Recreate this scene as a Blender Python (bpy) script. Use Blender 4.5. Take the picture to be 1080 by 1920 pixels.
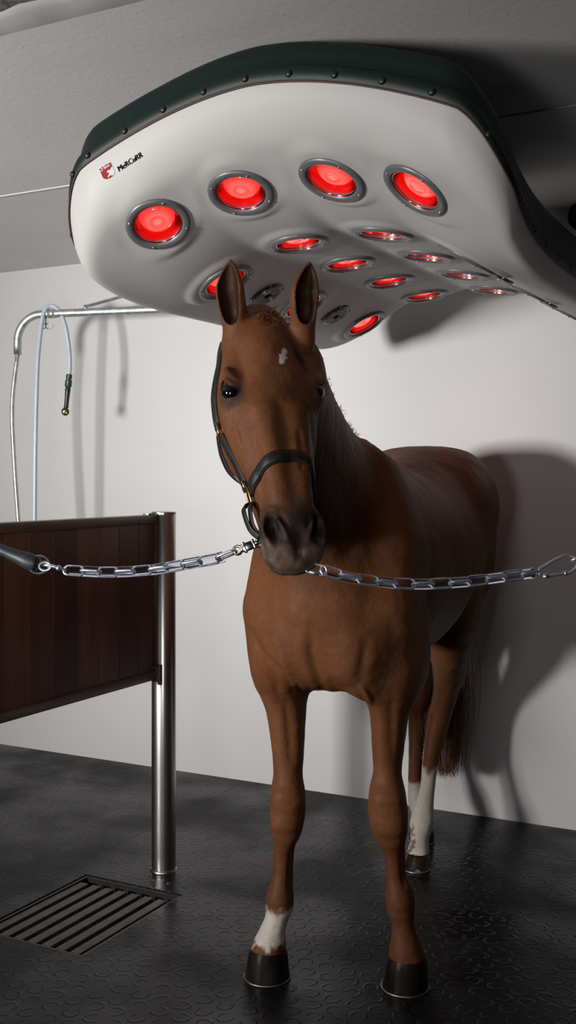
import bpy, math, random
import numpy as np
from mathutils import Vector, Matrix
random.seed(7); rng = np.random.default_rng(7)
for o in list(bpy.data.objects): bpy.data.objects.remove(o)
SC = bpy.context.scene
COL = SC.collection

# ---------------------------------------------------------------- camera, light, exposure
F, CX, HY, EYE = 2050.0, 540.0, 895.0, 1.5
cd = bpy.data.cameras.new('camera'); cam = bpy.data.objects.new('camera', cd); COL.objects.link(cam)
cam.location = (0, 0, EYE); cam.rotation_euler = (math.pi/2, 0, 0)
cd.sensor_width = 36; cd.lens = 36*F/1920; cd.shift_y = -65/1920; cd.clip_start = .05
SC.camera = cam
SC.view_settings.view_transform = 'Standard'; SC.view_settings.look = 'None'
SC.view_settings.gamma = 1; SC.view_settings.use_curve_mapping = False
SC.view_settings.exposure = 0.0
W = bpy.data.worlds.new('world'); SC.world = W; W.use_nodes = True
W.node_tree.nodes['Background'].inputs[0].default_value = (.55, .58, .65, 1)
W.node_tree.nodes['Background'].inputs[1].default_value = .016

def area(name, loc, target, sx, sy, power, col=(1, 1, 1), spread=180):
    l = bpy.data.lights.new(name, 'AREA'); l.shape = 'RECTANGLE'; l.size = sx; l.size_y = sy
    l.energy = power; l.color = col; l.spread = math.radians(spread)
    o = bpy.data.objects.new(name, l); COL.objects.link(o); o.location = loc
    o.rotation_euler = (Vector(target)-Vector(loc)).to_track_quat('-Z', 'Y').to_euler()
    return o
area('key_light', (-3.8, .3, 1.5), (-.55, 4.8, 1.75), .7, .7, 68, (1, .98, .965), 72)
area('front_light', (-.75, -.1, 1.25), (-.3, 4.5, 2.1), .45, .45, 7.5, (1, .98, .97), 100)

# ---------------------------------------------------------------- helpers
def at(px, py, Y):
    return Vector(((px-CX)/F*Y, Y, EYE-(py-HY)/F*Y))
U = Vector((.884, -.468, 0)).normalized(); V = Vector((U.y*-1, U.x, 0))     # along the rear wall / towards it
WM = {}
def wmat(o): return WM.get(o.name, Matrix.Identity(4))
def place(o, M, parent=None):
    WM[o.name] = M
    if parent is not None:
        o.parent = parent; M = wmat(parent).inverted() @ M
    o.matrix_basis = M
def tag(o, label=None, cat=None, group=None, kind=None):
    if label: o['label'] = label
    if cat: o['category'] = cat
    if group: o['group'] = group
    if kind: o['kind'] = kind
    return o
def empty(name, loc, label, cat, group=None):
    o = bpy.data.objects.new(name, None); COL.objects.link(o); place(o, Matrix.Translation(Vector(loc)))
    o.empty_display_size = .1
    return tag(o, label, cat, group)
def mk(name, VF, m, parent=None, M=None, smooth=True, world=True, angle=None):
    """VF in world coordinates (world=True) or local to M"""
    v, f = VF
    me = bpy.data.meshes.new(name)
    if M is None:
        M = Matrix.Translation(wmat(parent).translation) if parent is not None else Matrix.Identity(4)
        if parent is not None and wmat(parent).to_3x3() != Matrix.Identity(3): M = wmat(parent)
    if world:
        Mi = M.inverted(); v = [Mi @ Vector(p) for p in v]
    me.from_pydata([tuple(p) for p in v], [], [tuple(q) for q in f]); me.update()
    if smooth:
        me.polygons.foreach_set('use_smooth', [True]*len(me.polygons))
        if angle: 
            try: me.set_sharp_from_angle(angle=math.radians(angle))
            except Exception: pass
    if m: me.materials.append(m)
    o = bpy.data.objects.new(name, me); COL.objects.link(o); place(o, M, parent)
    return o
def link_copy(o, M, parent):
    c = o.copy(); COL.objects.link(c); c.parent = None; place(c, M, parent); return c
def join(*vfs):
    v, f = [], []
    for a, b in vfs:
        n = len(v); v += [Vector(p) for p in a]; f += [tuple(i+n for i in q) for q in b]
    return v, f
def xf(vf, M): return [M @ Vector(p) for p in vf[0]], vf[1]
def lathe(prof, seg=32, close=False, caps=True):
    v, f = [], []
    n = len(prof)
    for i in range(seg):
        a = 2*math.pi*i/seg
        for r, z in prof: v.append(Vector((r*math.cos(a), r*math.sin(a), z)))
    for i in range(seg):
        j = (i+1) % seg
        for k in range(n-1 if not close else n):
            l = (k+1) % n
            f.append((i*n+k, j*n+k, j*n+l, i*n+l))
    if not close and caps:
        if prof[0][0] > 1e-6: f.append(tuple(reversed([i*n for i in range(seg)])))
        if prof[-1][0] > 1e-6: f.append(tuple(i*n+n-1 for i in range(seg)))
    return v, f
def spline(P, n=8):
    P = [np.array(p, float) for p in P]; out = []
    Q = [2*P[0]-P[1]] + P + [2*P[-1]-P[-2]]
    for i in range(1, len(Q)-2):
        for k in range(n):
            t = k/n
            out.append(.5*((2*Q[i])+(-Q[i-1]+Q[i+1])*t+(2*Q[i-1]-5*Q[i]+4*Q[i+1]-Q[i+2])*t*t+(-Q[i-1]+3*Q[i]-3*Q[i+1]+Q[i+2])*t**3))
    out.append(P[-1]); return out
def tube(pts, r, seg=12, closed=False, caps=True):
    pts = [Vector(p) for p in pts]; n = len(pts)
    rs = r if hasattr(r, '__len__') else [r]*n
    v, f = [], []; up = None
    for i, p in enumerate(pts):
        if closed: t = pts[(i+1) % n]-pts[i-1]
        else: t = pts[min(i+1, n-1)]-pts[max(i-1, 0)]
        t.normalize()
        if up is None: up = t.orthogonal().normalized()
        up = (up-t*up.dot(t)).normalized(); w = t.cross(up)
        for k in range(seg):
            a = 2*math.pi*k/seg; v.append(p+(up*math.cos(a)+w*math.sin(a))*rs[i])
    for i in range(n if closed else n-1):
        j = (i+1) % n
        for k in range(seg):
            l = (k+1) % seg; f.append((i*seg+k, i*seg+l, j*seg+l, j*seg+k))
    if not closed and caps:
        f.append(tuple(reversed(range(seg)))); f.append(tuple((n-1)*seg+k for k in range(seg)))
    return v, f
def bevbox(sx, sy, sz, b=.002, cen=(0, 0, 0)):
    """box with chamfered edges"""
    v, f = [], []
    import bmesh
    bm = bmesh.new(); bmesh.ops.create_cube(bm, size=1)
    for q in bm.verts: q.co = Vector((q.co.x*sx, q.co.y*sy, q.co.z*sz))
    if b: bmesh.ops.bevel(bm, geom=list(bm.edges), offset=b, segments=2, profile=.6, affect='EDGES')
    bm.verts.index_update()
    v = [q.co+Vector(cen) for q in bm.verts]; f = [tuple(w.index for w in q.verts) for q in bm.faces]
    bm.free(); return v, f
def frame(o, x, y, z):
    M = Matrix.Identity(4)
    for i in range(3): M[i][0] = x[i]; M[i][1] = y[i]; M[i][2] = z[i]; M[i][3] = o[i]
    return M
def strap(pts, nrm, w, th):
    """flat band along pts, nrm = outward normals"""
    v, f = [], []; n = len(pts)
    pts = [Vector(p) for p in pts]; nrm = [Vector(q) for q in nrm]
    prof = [(-.5, .15), (-.42, .75), (-.3, 1), (0, .9), (.3, 1), (.42, .75), (.5, .15), (.45, -.1), (-.45, -.1)]
    m = len(prof)
    for i in range(n):
        t = (pts[min(i+1, n-1)]-pts[max(i-1, 0)]).normalized(); q = (nrm[i]-t*nrm[i].dot(t)).normalized(); s = t.cross(q)
        for a, b in prof: v.append(pts[i]+s*a*w+q*b*th)
    for i in range(n-1):
        for k in range(m): l = (k+1) % m; f.append((i*m+k, i*m+l, (i+1)*m+l, (i+1)*m+k))
    f.append(tuple(reversed(range(m)))); f.append(tuple((n-1)*m+k for k in range(m)))
    return v, f

# ---------------------------------------------------------------- materials
def mat(name, col=(.5, .5, .5), rough=.5, metal=0, **kw):
    m = bpy.data.materials.new(name); m.use_nodes = True; nt = m.node_tree; b = nt.nodes['Principled BSDF']
    b.inputs['Base Color'].default_value = (*col, 1); b.inputs['Roughness'].default_value = rough; b.inputs['Metallic'].default_value = metal
    for k, val in kw.items(): b.inputs[k.replace('_', ' ')].default_value = val
    return m
class NT:
    def __init__(s, m): s.nt = m.node_tree; s.b = s.nt.nodes['Principled BSDF']
    def n(s, t, **kw):
        x = s.nt.nodes.new(t)
        for k, v in kw.items(): setattr(x, k, v)
        return x
    def l(s, a, b): s.nt.links.new(a, b)
    def m(s, op, a, b=None, c=None):
        x = s.n('ShaderNodeMath', operation=op)
        for i, q in enumerate((a, b, c)):
            if q is None: continue
            if isinstance(q, (int, float)): x.inputs[i].default_value = q
            else: s.l(q, x.inputs[i])
        return x.outputs[0]
    def coord(s, scale=(1, 1, 1), rot=(0, 0, 0), kind='Object'):
        t = s.n('ShaderNodeTexCoord'); mp = s.n('ShaderNodeMapping'); s.l(t.outputs[kind], mp.inputs[0])
        mp.inputs['Scale'].default_value = scale; mp.inputs['Rotation'].default_value = rot
        return mp.outputs[0]
    def noise(s, scale, detail=4, vec=None, rough=.5):
        x = s.n('ShaderNodeTexNoise'); x.inputs['Scale'].default_value = scale; x.inputs['Detail'].default_value = detail
        x.inputs['Roughness'].default_value = rough
        if vec is not None: s.l(vec, x.inputs['Vector'])
        return x.outputs[0]
    def ramp(s, fac, stops):
        r = s.n('ShaderNodeValToRGB'); s.l(fac, r.inputs[0]); e = r.color_ramp.elements
        while len(e) < len(stops): e.new(.5)
        for q, (p, c) in zip(e, stops): q.position = p; q.color = (*c, 1) if len(c) == 3 else c
        return r.outputs[0]
    def bump(s, h, strength=.3, dist=.01, prev=None):
        x = s.n('ShaderNodeBump'); x.inputs['Strength'].default_value = strength; x.inputs['Distance'].default_value = dist
        s.l(h, x.inputs['Height'])
        if prev is not None: s.l(prev, x.inputs['Normal'])
        s.l(x.outputs[0], s.b.inputs['Normal']); return x.outputs[0]
def noisy(name, c1, c2, scale, rough=.5, metal=0, bump=.1, dist=.002, r2=None, vecscale=(1, 1, 1), detail=5, **kw):
    m = mat(name, c1, rough, metal, **kw); t = NT(m); v = t.coord(vecscale)
    n = t.noise(scale, detail, v)
    t.l(t.ramp(n, [(.3, c1), (.7, c2)]), t.b.inputs['Base Color'])
    if r2 is not None: t.l(t.ramp(n, [(.35, (rough,)*3), (.65, (r2,)*3)]), t.b.inputs['Roughness'])
    if bump: t.bump(n, bump, dist)
    return m

m_wall = noisy('wall_paint', (.50, .49, .485), (.525, .515, .51), 1.3, .55, bump=.0)
t = NT(m_wall); v = t.coord(); a = t.noise(38, 3, v); b_ = t.noise(6, 2, v)
t.bump(t.m('ADD', a, t.m('MULTIPLY', b_, 2.0)), .18, .004)
m_ceil = noisy('ceiling_concrete', (.60, .59, .58), (.65, .64, .63), 2.1, .7, bump=0)
t = NT(m_ceil); v = t.coord(); vo = t.n('ShaderNodeTexVoronoi'); vo.inputs['Scale'].default_value = 22; t.l(v, vo.inputs['Vector'])
pits = t.ramp(vo.outputs['Distance'], [(.0, (1, 1, 1)), (.09, (0, 0, 0))])
nz = t.noise(45, 3, v)
t.bump(t.m('ADD', pits, t.m('MULTIPLY', nz, .5)), .35, .004)
m_ctrim = noisy('painted_concrete_edge', (.22, .215, .21), (.27, .265, .26), 9, .7, bump=.5, dist=.006)
m_rough = noisy('raw_concrete', (.09, .088, .086), (.19, .185, .18), 26, .85, bump=1, dist=.012, detail=9)

# rubber floor with horseshoe pattern
m_floor = mat('rubber_mat', (.012, .012, .013), .4); t = NT(m_floor)
ang = math.atan2(U.y, U.x)
mp = t.coord(rot=(0, 0, -ang)); sp = t.n('ShaderNodeSeparateXYZ'); t.l(mp, sp.inputs[0])
def shoes(cell, x0, y0):
    x = t.m('DIVIDE', t.m('ADD', sp.outputs[0], x0), cell); y = t.m('DIVIDE', t.m('ADD', sp.outputs[1], y0), cell*.82)
    row = t.m('FLOOR', y); x = t.m('ADD', x, t.m('MULTIPLY', t.m('FLOORED_MODULO', row, 2.0), .5))
    colx = t.m('FLOOR', x)
    cmb = t.n('ShaderNodeCombineXYZ'); t.l(colx, cmb.inputs[0]); t.l(row, cmb.inputs[1])
    wn = t.n('ShaderNodeTexWhiteNoise'); t.l(cmb.outputs[0], wn.inputs['Vector'])
    th = t.m('MULTIPLY', wn.outputs['Value'], 6.283)
    fx = t.m('SUBTRACT', t.m('FRACT', x), .5); fy = t.m('MULTIPLY', t.m('SUBTRACT', t.m('FRACT', y), .5), .82)
    c, s_ = t.m('COSINE', th), t.m('SINE', th)
    rx = t.m('SUBTRACT', t.m('MULTIPLY', fx, c), t.m('MULTIPLY', fy, s_)); ry = t.m('ADD', t.m('MULTIPLY', fx, s_), t.m('MULTIPLY', fy, c))
    r = t.m('SQRT', t.m('ADD', t.m('MULTIPLY', rx, rx), t.m('MULTIPLY', t.m('MULTIPLY', ry, ry), .8)))
    band = t.m('SUBTRACT', 1.0, t.m('MULTIPLY', t.m('ABSOLUTE', t.m('SUBTRACT', r, .30)), 14.0))
    band = t.m('MAXIMUM', band, 0.0)
    openm = t.m('GREATER_THAN', t.m('ADD', ry, t.m('MULTIPLY', t.m('ABSOLUTE', rx), .0)), -.17)
    return t.m('MULTIPLY', t.m('MINIMUM', band, .6), openm)
sh = shoes(.072, 10, 10)
def seam(axis, pos, w=.006):
    d = t.m('ABSOLUTE', t.m('SUBTRACT', sp.outputs[axis], pos))
    return t.m('MINIMUM', t.m('DIVIDE', d, w), 1.0)
def uv(p): return p.dot(U), p.dot(V)
s1 = seam(1, uv(at(0, 1440, 3075/545))[1]); 
s2 = seam(0, uv(at(240, 1575, 3075/680))[0]); s3 = seam(0, uv(at(240, 1575, 3075/680))[0]+1.18)
s4 = seam(1, uv(at(400, 1700, 3075/805))[1]-.02)
seams = t.m('MULTIPLY', t.m('MINIMUM', s1, s2), .6)
wet = t.noise(2.3, 5, mp); grime = t.noise(30, 6, mp, .65)
hgt = t.m('ADD', t.m('ADD', t.m('MULTIPLY', sh, 1.0), t.m('MULTIPLY', seams, 1.2)), t.m('MULTIPLY', grime, .45))
t.bump(hgt, .55, .0045)
t.l(t.ramp(wet, [(.36, (.16,)*3), (.62, (.5,)*3)]), t.b.inputs['Roughness'])
t.l(t.ramp(grime, [(.35, (.0045, .0045, .005)), (.62, (.011, .0105, .010)), (.8, (.032, .028, .024))]), t.b.inputs['Base Color'])
t.b.inputs['Specular IOR Level'].default_value = .16

m_shell = noisy('solarium_shell', (.405, .396, .382), (.425, .416, .402), 2, .5, bump=0, Specular_IOR_Level=.3)
t = NT(m_shell); t.bump(t.noise(160, 2, t.coord()), .05, .001)
m_green = noisy('dark_green_plastic', (.002, .009, .008), (.003, .011, .010), 60, .5, bump=.12, dist=.0015, Specular_IOR_Level=.3)
m_ring = noisy('lamp_trim_grey', (.13, .135, .14), (.15, .155, .16), 40, .4, .25, bump=.02)
m_chrome = mat('polished_steel', (.75, .75, .76), .12, 1)
m_refl = mat('lamp_reflector', (.55, .14, .13), .22, 1)
m_blk = noisy('black_plastic', (.008, .008, .008), (.014, .014, .014), 50, .4, bump=.05)
m_fan = mat('fan_dark', (.010, .010, .011), .35)
m_bulb = mat('red_bulb_glass', (.75, .012, .010), .12, 0, Coat_Weight=1.0)
t = NT(m_bulb); tc = t.n('ShaderNodeTexCoord'); sx = t.n('ShaderNodeSeparateXYZ'); t.l(tc.outputs['Object'], sx.inputs[0])
rr = t.m('SQRT', t.m('ADD', t.m('MULTIPLY', sx.outputs[0], sx.outputs[0]), t.m('MULTIPLY', sx.outputs[1], sx.outputs[1])))
t.l(t.ramp(t.m('MULTIPLY', rr, 16), [(0, (1, .13, .10)), (.33, (.95, .045, .036)), (.42, (1, .09, .07)), (.7, (.9, .035, .03)), (.9, (.55, .012, .010))]), t.b.inputs['Emission Color'])
t.b.inputs['Emission Strength'].default_value = 1.8
m_galv = noisy('galvanised_steel', (.36, .38, .39), (.55, .57, .58), 45, .38, .85, bump=.05, r2=.5, detail=6)
m_hose = noisy('translucent_hose', (.38, .42, .50), (.44, .48, .56), 30, .3, bump=.02)
m_steel = noisy('brushed_steel', (.40, .385, .375), (.46, .445, .43), 5, .28, 1, bump=.03, vecscale=(1, 1, .15), r2=.32)
m_rail = noisy('bronze_rail', (.15, .12, .105), (.19, .155, .14), 12, .38, .75, bump=.04)
m_grate = noisy('weathered_steel_bars', (.050, .042, .038), (.095, .082, .075), 14, .5, .4, bump=.3, dist=.003)
m_brass = noisy('brass', (.52, .36, .15), (.62, .45, .2), 60, .3, 1, bump=.05)
m_zinc = noisy('zinc_plated_steel', (.66, .71, .82), (.80, .85, .95), 50, .32, .9, bump=.03)
m_leather = noisy('black_leather', (.010, .009, .009), (.020, .017, .016), 90, .46, bump=.25, dist=.0015, Specular_IOR_Level=.3)
m_hoof = noisy('hoof_horn', (.006, .005, .0045), (.020, .016, .013), 14, .16, bump=.35, dist=.004, vecscale=(1, 1, .5), r2=.4)
m_shoe = noisy('horse_shoe_metal', (.22, .20, .18), (.32, .30, .27), 40, .45, .9, bump=.2)
m_eye = mat('eye_ball', (.004, .004, .006), .03, 0, Coat_Weight=1)
m_sleeve = mat('clear_sleeve', (.86, .89, 1.0), .12, 0, Transmission_Weight=1.0, IOR=1.16)
m_badger = mat('badge_red', (.24, .025, .022), .7, Specular_IOR_Level=.1); m_badgew = mat('badge_white', (.50, .50, .53), .7, Specular_IOR_Level=.1)
m_ink = mat('printed_black', (.006, .006, .007), .8, Specular_IOR_Level=.05)
m_gromm = noisy('rubber_grip', (.016, .019, .024), (.024, .027, .033), 60, .45, bump=.2)
m_dgreen = noisy('hose_fitting_green', (.006, .03, .024), (.010, .04, .03), 60, .4, bump=.1)

# wood planks
m_wood = mat('mahogany_planks', (.06, .02, .012), .42); t = NT(m_wood)
# object-space: x along gate, z up
v = t.coord(); sp2 = t.n('ShaderNodeSeparateXYZ'); t.l(v, sp2.inputs[0])
pl = t.m('FLOOR', t.m('DIVIDE', sp2.outputs[0], .118)); wn = t.n('ShaderNodeTexWhiteNoise', noise_dimensions='1D'); t.l(pl, wn.inputs['W'])
mpw = t.n('ShaderNodeMapping'); t.l(v, mpw.inputs[0]); mpw.inputs['Scale'].default_value = (30, 30, 2.2)
cx_ = t.n('ShaderNodeCombineXYZ'); t.l(t.m('MULTIPLY', wn.outputs['Value'], 9), cx_.inputs[2]); t.l(cx_.outputs[0], mpw.inputs['Location'])
gr = t.noise(1.0, 6, mpw.outputs[0], .6); big = t.noise(5, 3, v)
mix = t.m('ADD', t.m('MULTIPLY', gr, .62), t.m('ADD', t.m('MULTIPLY', wn.outputs['Value'], .33), t.m('MULTIPLY', big, .22)))
t.l(t.ramp(mix, [(.3, (.022, .006, .004)), (.62, (.075, .022, .013)), (.9, (.15, .055, .034))]), t.b.inputs['Base Color'])
fr = t.m('ABSOLUTE', t.m('SUBTRACT', t.m('FRACT', t.m('DIVIDE', sp2.outputs[0], .118)), .5))
t.bump(t.m('ADD', t.m('MINIMUM', t.m('MULTIPLY', t.m('SUBTRACT', .5, fr), 40), 1.0), t.m('MULTIPLY', gr, .1)), .5, .004)

# ================================================================ room
def struct(o): return tag(o, kind='structure')
WV = 4.645*0; wall_v = Vector((1.224, 4.645, 0)).dot(V)            # distance of the rear wall along V
CH = EYE+1.150                                                    # ceiling height
def uvp(u, v, z): return U*u+V*v+Vector((0, 0, z))
def boxuv(u0, u1, v0, v1, z0, z1):
    vs = [uvp(a, b, c) for c in (z0, z1) for b in (v0, v1) for a in (u0, u1)]
    return vs, [(0, 2, 3, 1), (4, 5, 7, 6), (0, 1, 5, 4), (2, 6, 7, 3), (1, 3, 7, 5), (0, 4, 6, 2)]
struct(mk('wall_rear', boxuv(-6.5, 4, wall_v, wall_v+.2, -.1, CH+.5), m_wall, smooth=False))
# floor with a rectangular pit for the drain
def gw(px, py): return at(px, py, 3075/(py-895))
g0 = gw(160, 1640); g1 = gw(345, 1677); g2 = gw(160, 1795)
gu0, gv1 = uv(g0); gu1 = uv(g1)[0]; gv1 = (uv(g0)[1]+uv(g1)[1])/2; gv0 = uv(g2)[1]; 
f = join(boxuv(-6.5, gu0, -2, wall_v, -.12, 0), boxuv(gu1, 4, -2, wall_v, -.12, 0), boxuv(gu0, gu1, -2, gv0, -.12, 0), boxuv(gu0, gu1, gv1, wall_v, -.12, 0),
         boxuv(gu0-.02, gu1+.02, gv0-.02, gv1+.02, -.16, -.121))
struct(mk('floor', f, m_floor, smooth=False))
# ceiling: painted slab up to an edge, raw concrete in front of it
e_v = uv(at(0, 68, F*1.15/(895-68)))[1]; e2 = uv(at(0, 46, F*1.15/(895-46)))[1]
j_v = uv(at(0, 368, F*1.15/(895-368)))[1]
struct(mk('ceiling', join(boxuv(-6.5, 4, e_v, j_v-.006, CH, CH+.15), boxuv(-6.5, 4, j_v+.006, wall_v+.2, CH, CH+.15), boxuv(-6.5, 4, j_v-.006, j_v+.006, CH+.006, CH+.15)), m_ceil, smooth=False))
struct(mk('trim_1', boxuv(-6.5, 4, j_v-.0055, j_v+.0055, CH-.004, CH+.0055), mat('joint_filler', (.5, .49, .48), .6), smooth=False))
# chamfered bright edge
es = []
n = 120
vs, fs = [], []
for i in range(n+1):
    u = -4+8*i/n; w = .006*math.sin(i*1.7)+.004*math.sin(i*3.9)
    vs += [uvp(u, e_v, CH), uvp(u, e2+w, CH+.012), uvp(u, e2-.015+w, CH+.03), uvp(u, e2-.02, CH+.15)]
for i in range(n):
    for k in range(3): fs.append((i*4+k, i*4+k+1, i*4+k+5, i*4+k+4))
struct(mk('trim_2', (vs, fs), m_ctrim))
struct(mk('trim_3', boxuv(-6.5, 4, -2.0, e2+.0, CH+.028, CH+.15), m_rough, smooth=False))

# ================================================================ drain grate
gt = empty('drain_grate', uvp((gu0+gu1)/2, (gv0+gv1)/2, 0), 'rectangular drain grate of rusty flat bars set into the black rubber floor', 'drain grate')
fr_ = join(boxuv(gu0+.001, gu0+.014, gv0+.001, gv1-.001, -.06, -.004), boxuv(gu1-.014, gu1-.001, gv0+.001, gv1-.001, -.06, -.004),
           boxuv(gu0+.014, gu1-.014, gv0+.001, gv0+.014, -.06, -.004), boxuv(gu0+.014, gu1-.014, gv1-.014, gv1-.001, -.06, -.004),
           boxuv(gu0+.014, gu1-.014, gv1-.060, gv1-.014, -.06, -.034))
mk('frame', fr_, m_blk, gt, smooth=False)
nb = 7; wu = (gu1-gu0-.028)/nb
for i in range(nb):
    u0 = gu0+.014+wu*i+.004
    vf = bevbox(wu*.62, gv1-gv0-.075, .02, .002)
    Mx = frame(uvp(u0+wu*.31, (gv0+gv1)/2-.018, -.018), U, V, Vector((0, 0, 1)))
    mk('bar', vf, m_grate, gt, M=Mx, world=False, angle=30)
for k in range(3):
    vv = gv0+.12+k*.16
    mk('cross_bar', boxuv(gu0+.014, gu1-.014, vv, vv+.012, -.058, -.03), m_grate, gt, smooth=False)

# ================================================================ gate
pc = at(307, 1636, 4.185); pc.z = 0; PR = .0465; PT = EYE-(962-895)/F*4.14
post = empty('steel_post', pc, 'round brushed steel post standing on the floor beside the drain', 'post')
mk('tube', xf(lathe([(PR, 0), (PR, PT-.004), (PR-.002, PT)], 48), Matrix.Translation(pc)), m_steel, post, angle=40)
mk('cap', xf(lathe([(PR+.0012, PT-.006), (PR+.0012, PT+.002), (PR-.002, PT+.004), (.0001, PT+.0045)], 48), Matrix.Translation(pc)), m_steel, post, angle=40)
mk('floor_flange', xf(lathe([(PR+.006, 0), (PR+.005, .004), (PR+.001, .008)], 48), Matrix.Translation(pc)), m_steel, post, angle=40)
GZ1 = EYE-(965-895)/F*4.14; GZ0 = EYE-(1273-895)/F*4.14
gstart = pc - V*(.052) - U*.012
gate = empty('stall_gate', Vector((gstart.x, gstart.y, GZ0))-V*.8, 'dark red wood plank gate panel with bronze metal rails fixed to the post', 'gate')
GL = 1.75
Mg = frame(Vector((gstart.x, gstart.y, GZ0)), -V, U, Vector((0, 0, 1)))
hgt_ = GZ1-GZ0
def gbox(x0, x1, y0, y1, z0, z1, b=.003):
    return bevbox(x1-x0, y1-y0, z1-z0, b, ((x0+x1)/2, (y0+y1)/2, (z0+z1)/2))
mk('plank_panel', gbox(.0, GL, -.017, .017, .02, hgt_-.02, .001), m_wood, gate, M=Mg, world=False, angle=30)
mk('top_rail', gbox(-.01, GL, -.024, .024, hgt_-.034, hgt_, .006), m_rail, gate, M=Mg, world=False, angle=30)
mk('bottom_rail', gbox(-.01, GL, -.024, .024, 0, .034, .006), m_rail, gate, M=Mg, world=False, angle=30)
mk('end_stile', gbox(-.004, .012, -.02, .02, .034, hgt_-.034, .002), m_rail, gate, M=Mg, world=False, angle=30)
mk('latch_plate', gbox(-.03, .05, -.012, .012, hgt_, hgt_+.006, .001), m_steel, gate, M=Mg, world=False, angle=30)
mk('bracket', join(gbox(-.02, .012, .0, .03, -.008, .05, .003), xf(lathe([(.0001, -.03), (.008, -.03), (.008, .045), (.0001, .045)], 16), Matrix.Translation((.0, .03, .01)))), m_rail, gate, M=Mg, world=False, angle=30)

# ================================================================ wash arm on the rear wall
A0 = at(78, 590, 5.40); A1 = at(345, 577, 5.22)
dA = (A1-A0); dA.z = 0; dA.normalize()
A0.z = A1.z = EYE+.806
hit = A1.copy()
while hit.x < .08: hit = hit+dA*.01
arm = empty('overhead_wash_pipe', hit, 'galvanised swivelling wash arm pipe on rear wall with hose draped over it', 'pipe')
R_ = .0195
pts = [hit, A1, A0]
c = at(22, 640, 5.42)
bend = [A0 + (-dA)*0]
top = A0
dn = Vector((0, 0, -1)); r0 = .13
cen = top + dn*r0
arcs = [cen + (-dA)*r0*math.sin(a)+Vector((0, 0, 1))*r0*math.cos(a) for a in np.linspace(0, math.pi/2, 14)]
mk('pipe', tube([hit, A1, A0+dA*.3]+arcs+[arcs[-1]+dn*.065], R_, 20), m_galv, arm)
mk('collar', tube([A0+dA*.04, A0+dA*.075], R_+.003, 20), m_galv, arm)
b0 = A0+dA*.235+Vector((0, 0, .016)); b1 = hit+Vector((0, 0, .27)) - dA*0
mk('stay_rod', tube([b0+Vector((0, 0, .012)), b1], .0075, 10), m_galv, arm)
mk('stay_lug', tube([b0-Vector((0, 0, .012)), b0+Vector((0, 0, .02))], .009, 10), m_galv, arm)
mk('pivot', tube([hit-Vector((0, 0, .12)), b1+Vector((0, 0, .03))], .028, 20), m_galv, arm)
mk('wall_bracket', join(boxuv(hit.dot(U)-.05, hit.dot(U)+.05, wall_v-.014, wall_v-.002, hit.z-.14, b1.z+.05), boxuv(hit.dot(U)-.006, hit.dot(U)+.006, hit.dot(V)+.02, wall_v-.014, hit.z-.1, hit.z-.06), boxuv(hit.dot(U)-.006, hit.dot(U)+.006, hit.dot(V)+.02, wall_v-.014, b1.z-.05, b1.z-.01)), m_galv, arm, smooth=False)
E = arcs[-1]+dn*.065
# wing clamp under pipe
wc = at(86, 604, 5.40); 
mk('wing_clamp', join(tube([wc+Vector((0, 0, .035)), wc-Vector((0, 0, .012))], .004, 8), tube([wc+Vector((.018*math.cos(a)+.0, 0, -.02+.010*math.sin(a)*1.3+.0)) + Vector((-.016, 0, 0)) for a in np.linspace(0, 6.28, 13)[:-1]], .0028, 6, closed=True),
   tube([wc+Vector((.018*math.cos(a), 0, -.02+.013*math.sin(a)))+Vector((.016, 0, 0)) for a in np.linspace(0, 6.28, 13)[:-1]], .0028, 6, closed=True)), m_galv, arm)
mk('hose_inlet', tube(spline([E, at(23, 760, 5.42), at(27, 870, 5.42), at(35, 985, 5.42), at(45, 1150, 5.42), at(50, 1300, 5.43)], 6), .0105, 12), m_galv, arm)
Yh = 5.36
hose = empty('wash_hose', at(100, 580, Yh), 'pale blue translucent hose hooked over the wash arm pipe with spray nozzle', 'hose')
hp = [at(62, 1230, Yh), at(64, 1100, Yh), at(65, 973, Yh), at(66, 850, Yh), at(69, 720, Yh), at(73, 650, Yh), at(81, 598, Yh), at(96, 578, Yh), at(112, 588, Yh), at(122, 610, Yh), at(129, 650, Yh), at(131, 680, Yh), at(130, 702, Yh)]
hp[6].y -= .02; hp[7].y -= .0
for i in (6, 7, 8): hp[i].y = Yh-.0
hp[7] = at(96, 578.5, 5.385); hp[6] = at(82, 592, 5.375); hp[8] = at(111, 588, 5.375)
for k in (6, 7, 8): hp[k].z += .012
mk('hose', tube(spline(hp, 8), .0105, 14), m_hose, hose)
ntop = at(130, 702, Yh); nbot = at(124, 765, Yh); dd = (nbot-ntop).normalized(); q = Matrix.Translation(ntop) @ dd.to_track_quat('Z', 'Y').to_matrix().to_4x4()
L = (nbot-ntop).length
mk('connector', xf(lathe([(.012, 0), (.015, .003), (.015, .018), (.013, .022), (.013, .027), (.017, .03), (.017, .058), (.013, .064), (.0001, .064)], 20), q), m_dgreen, hose, angle=40)
mk('nozzle_grip', xf(lathe([(.011, .06), (.014, .075), (.0125, .095), (.0115, .12), (.011, .15), (.012, L)], 20), q), m_blk, hose, angle=40)
q2 = Matrix.Translation(at(122.5, 772, Yh-.005)) @ Vector((.25, -1, -.25)).to_track_quat('Z', 'Y').to_matrix().to_4x4()
mk('nozzle_head', xf(lathe([(.012, -.03), (.018, -.02), (.0185, .008), (.016, .012), (.0001, .012)], 20), q2), m_dgreen, hose, angle=40)
mk('nozzle_tip', xf(lathe([(.012, .012), (.012, .018), (.006, .021), (.0001, .019)], 20), q2), m_brass, hose, angle=40)

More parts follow.
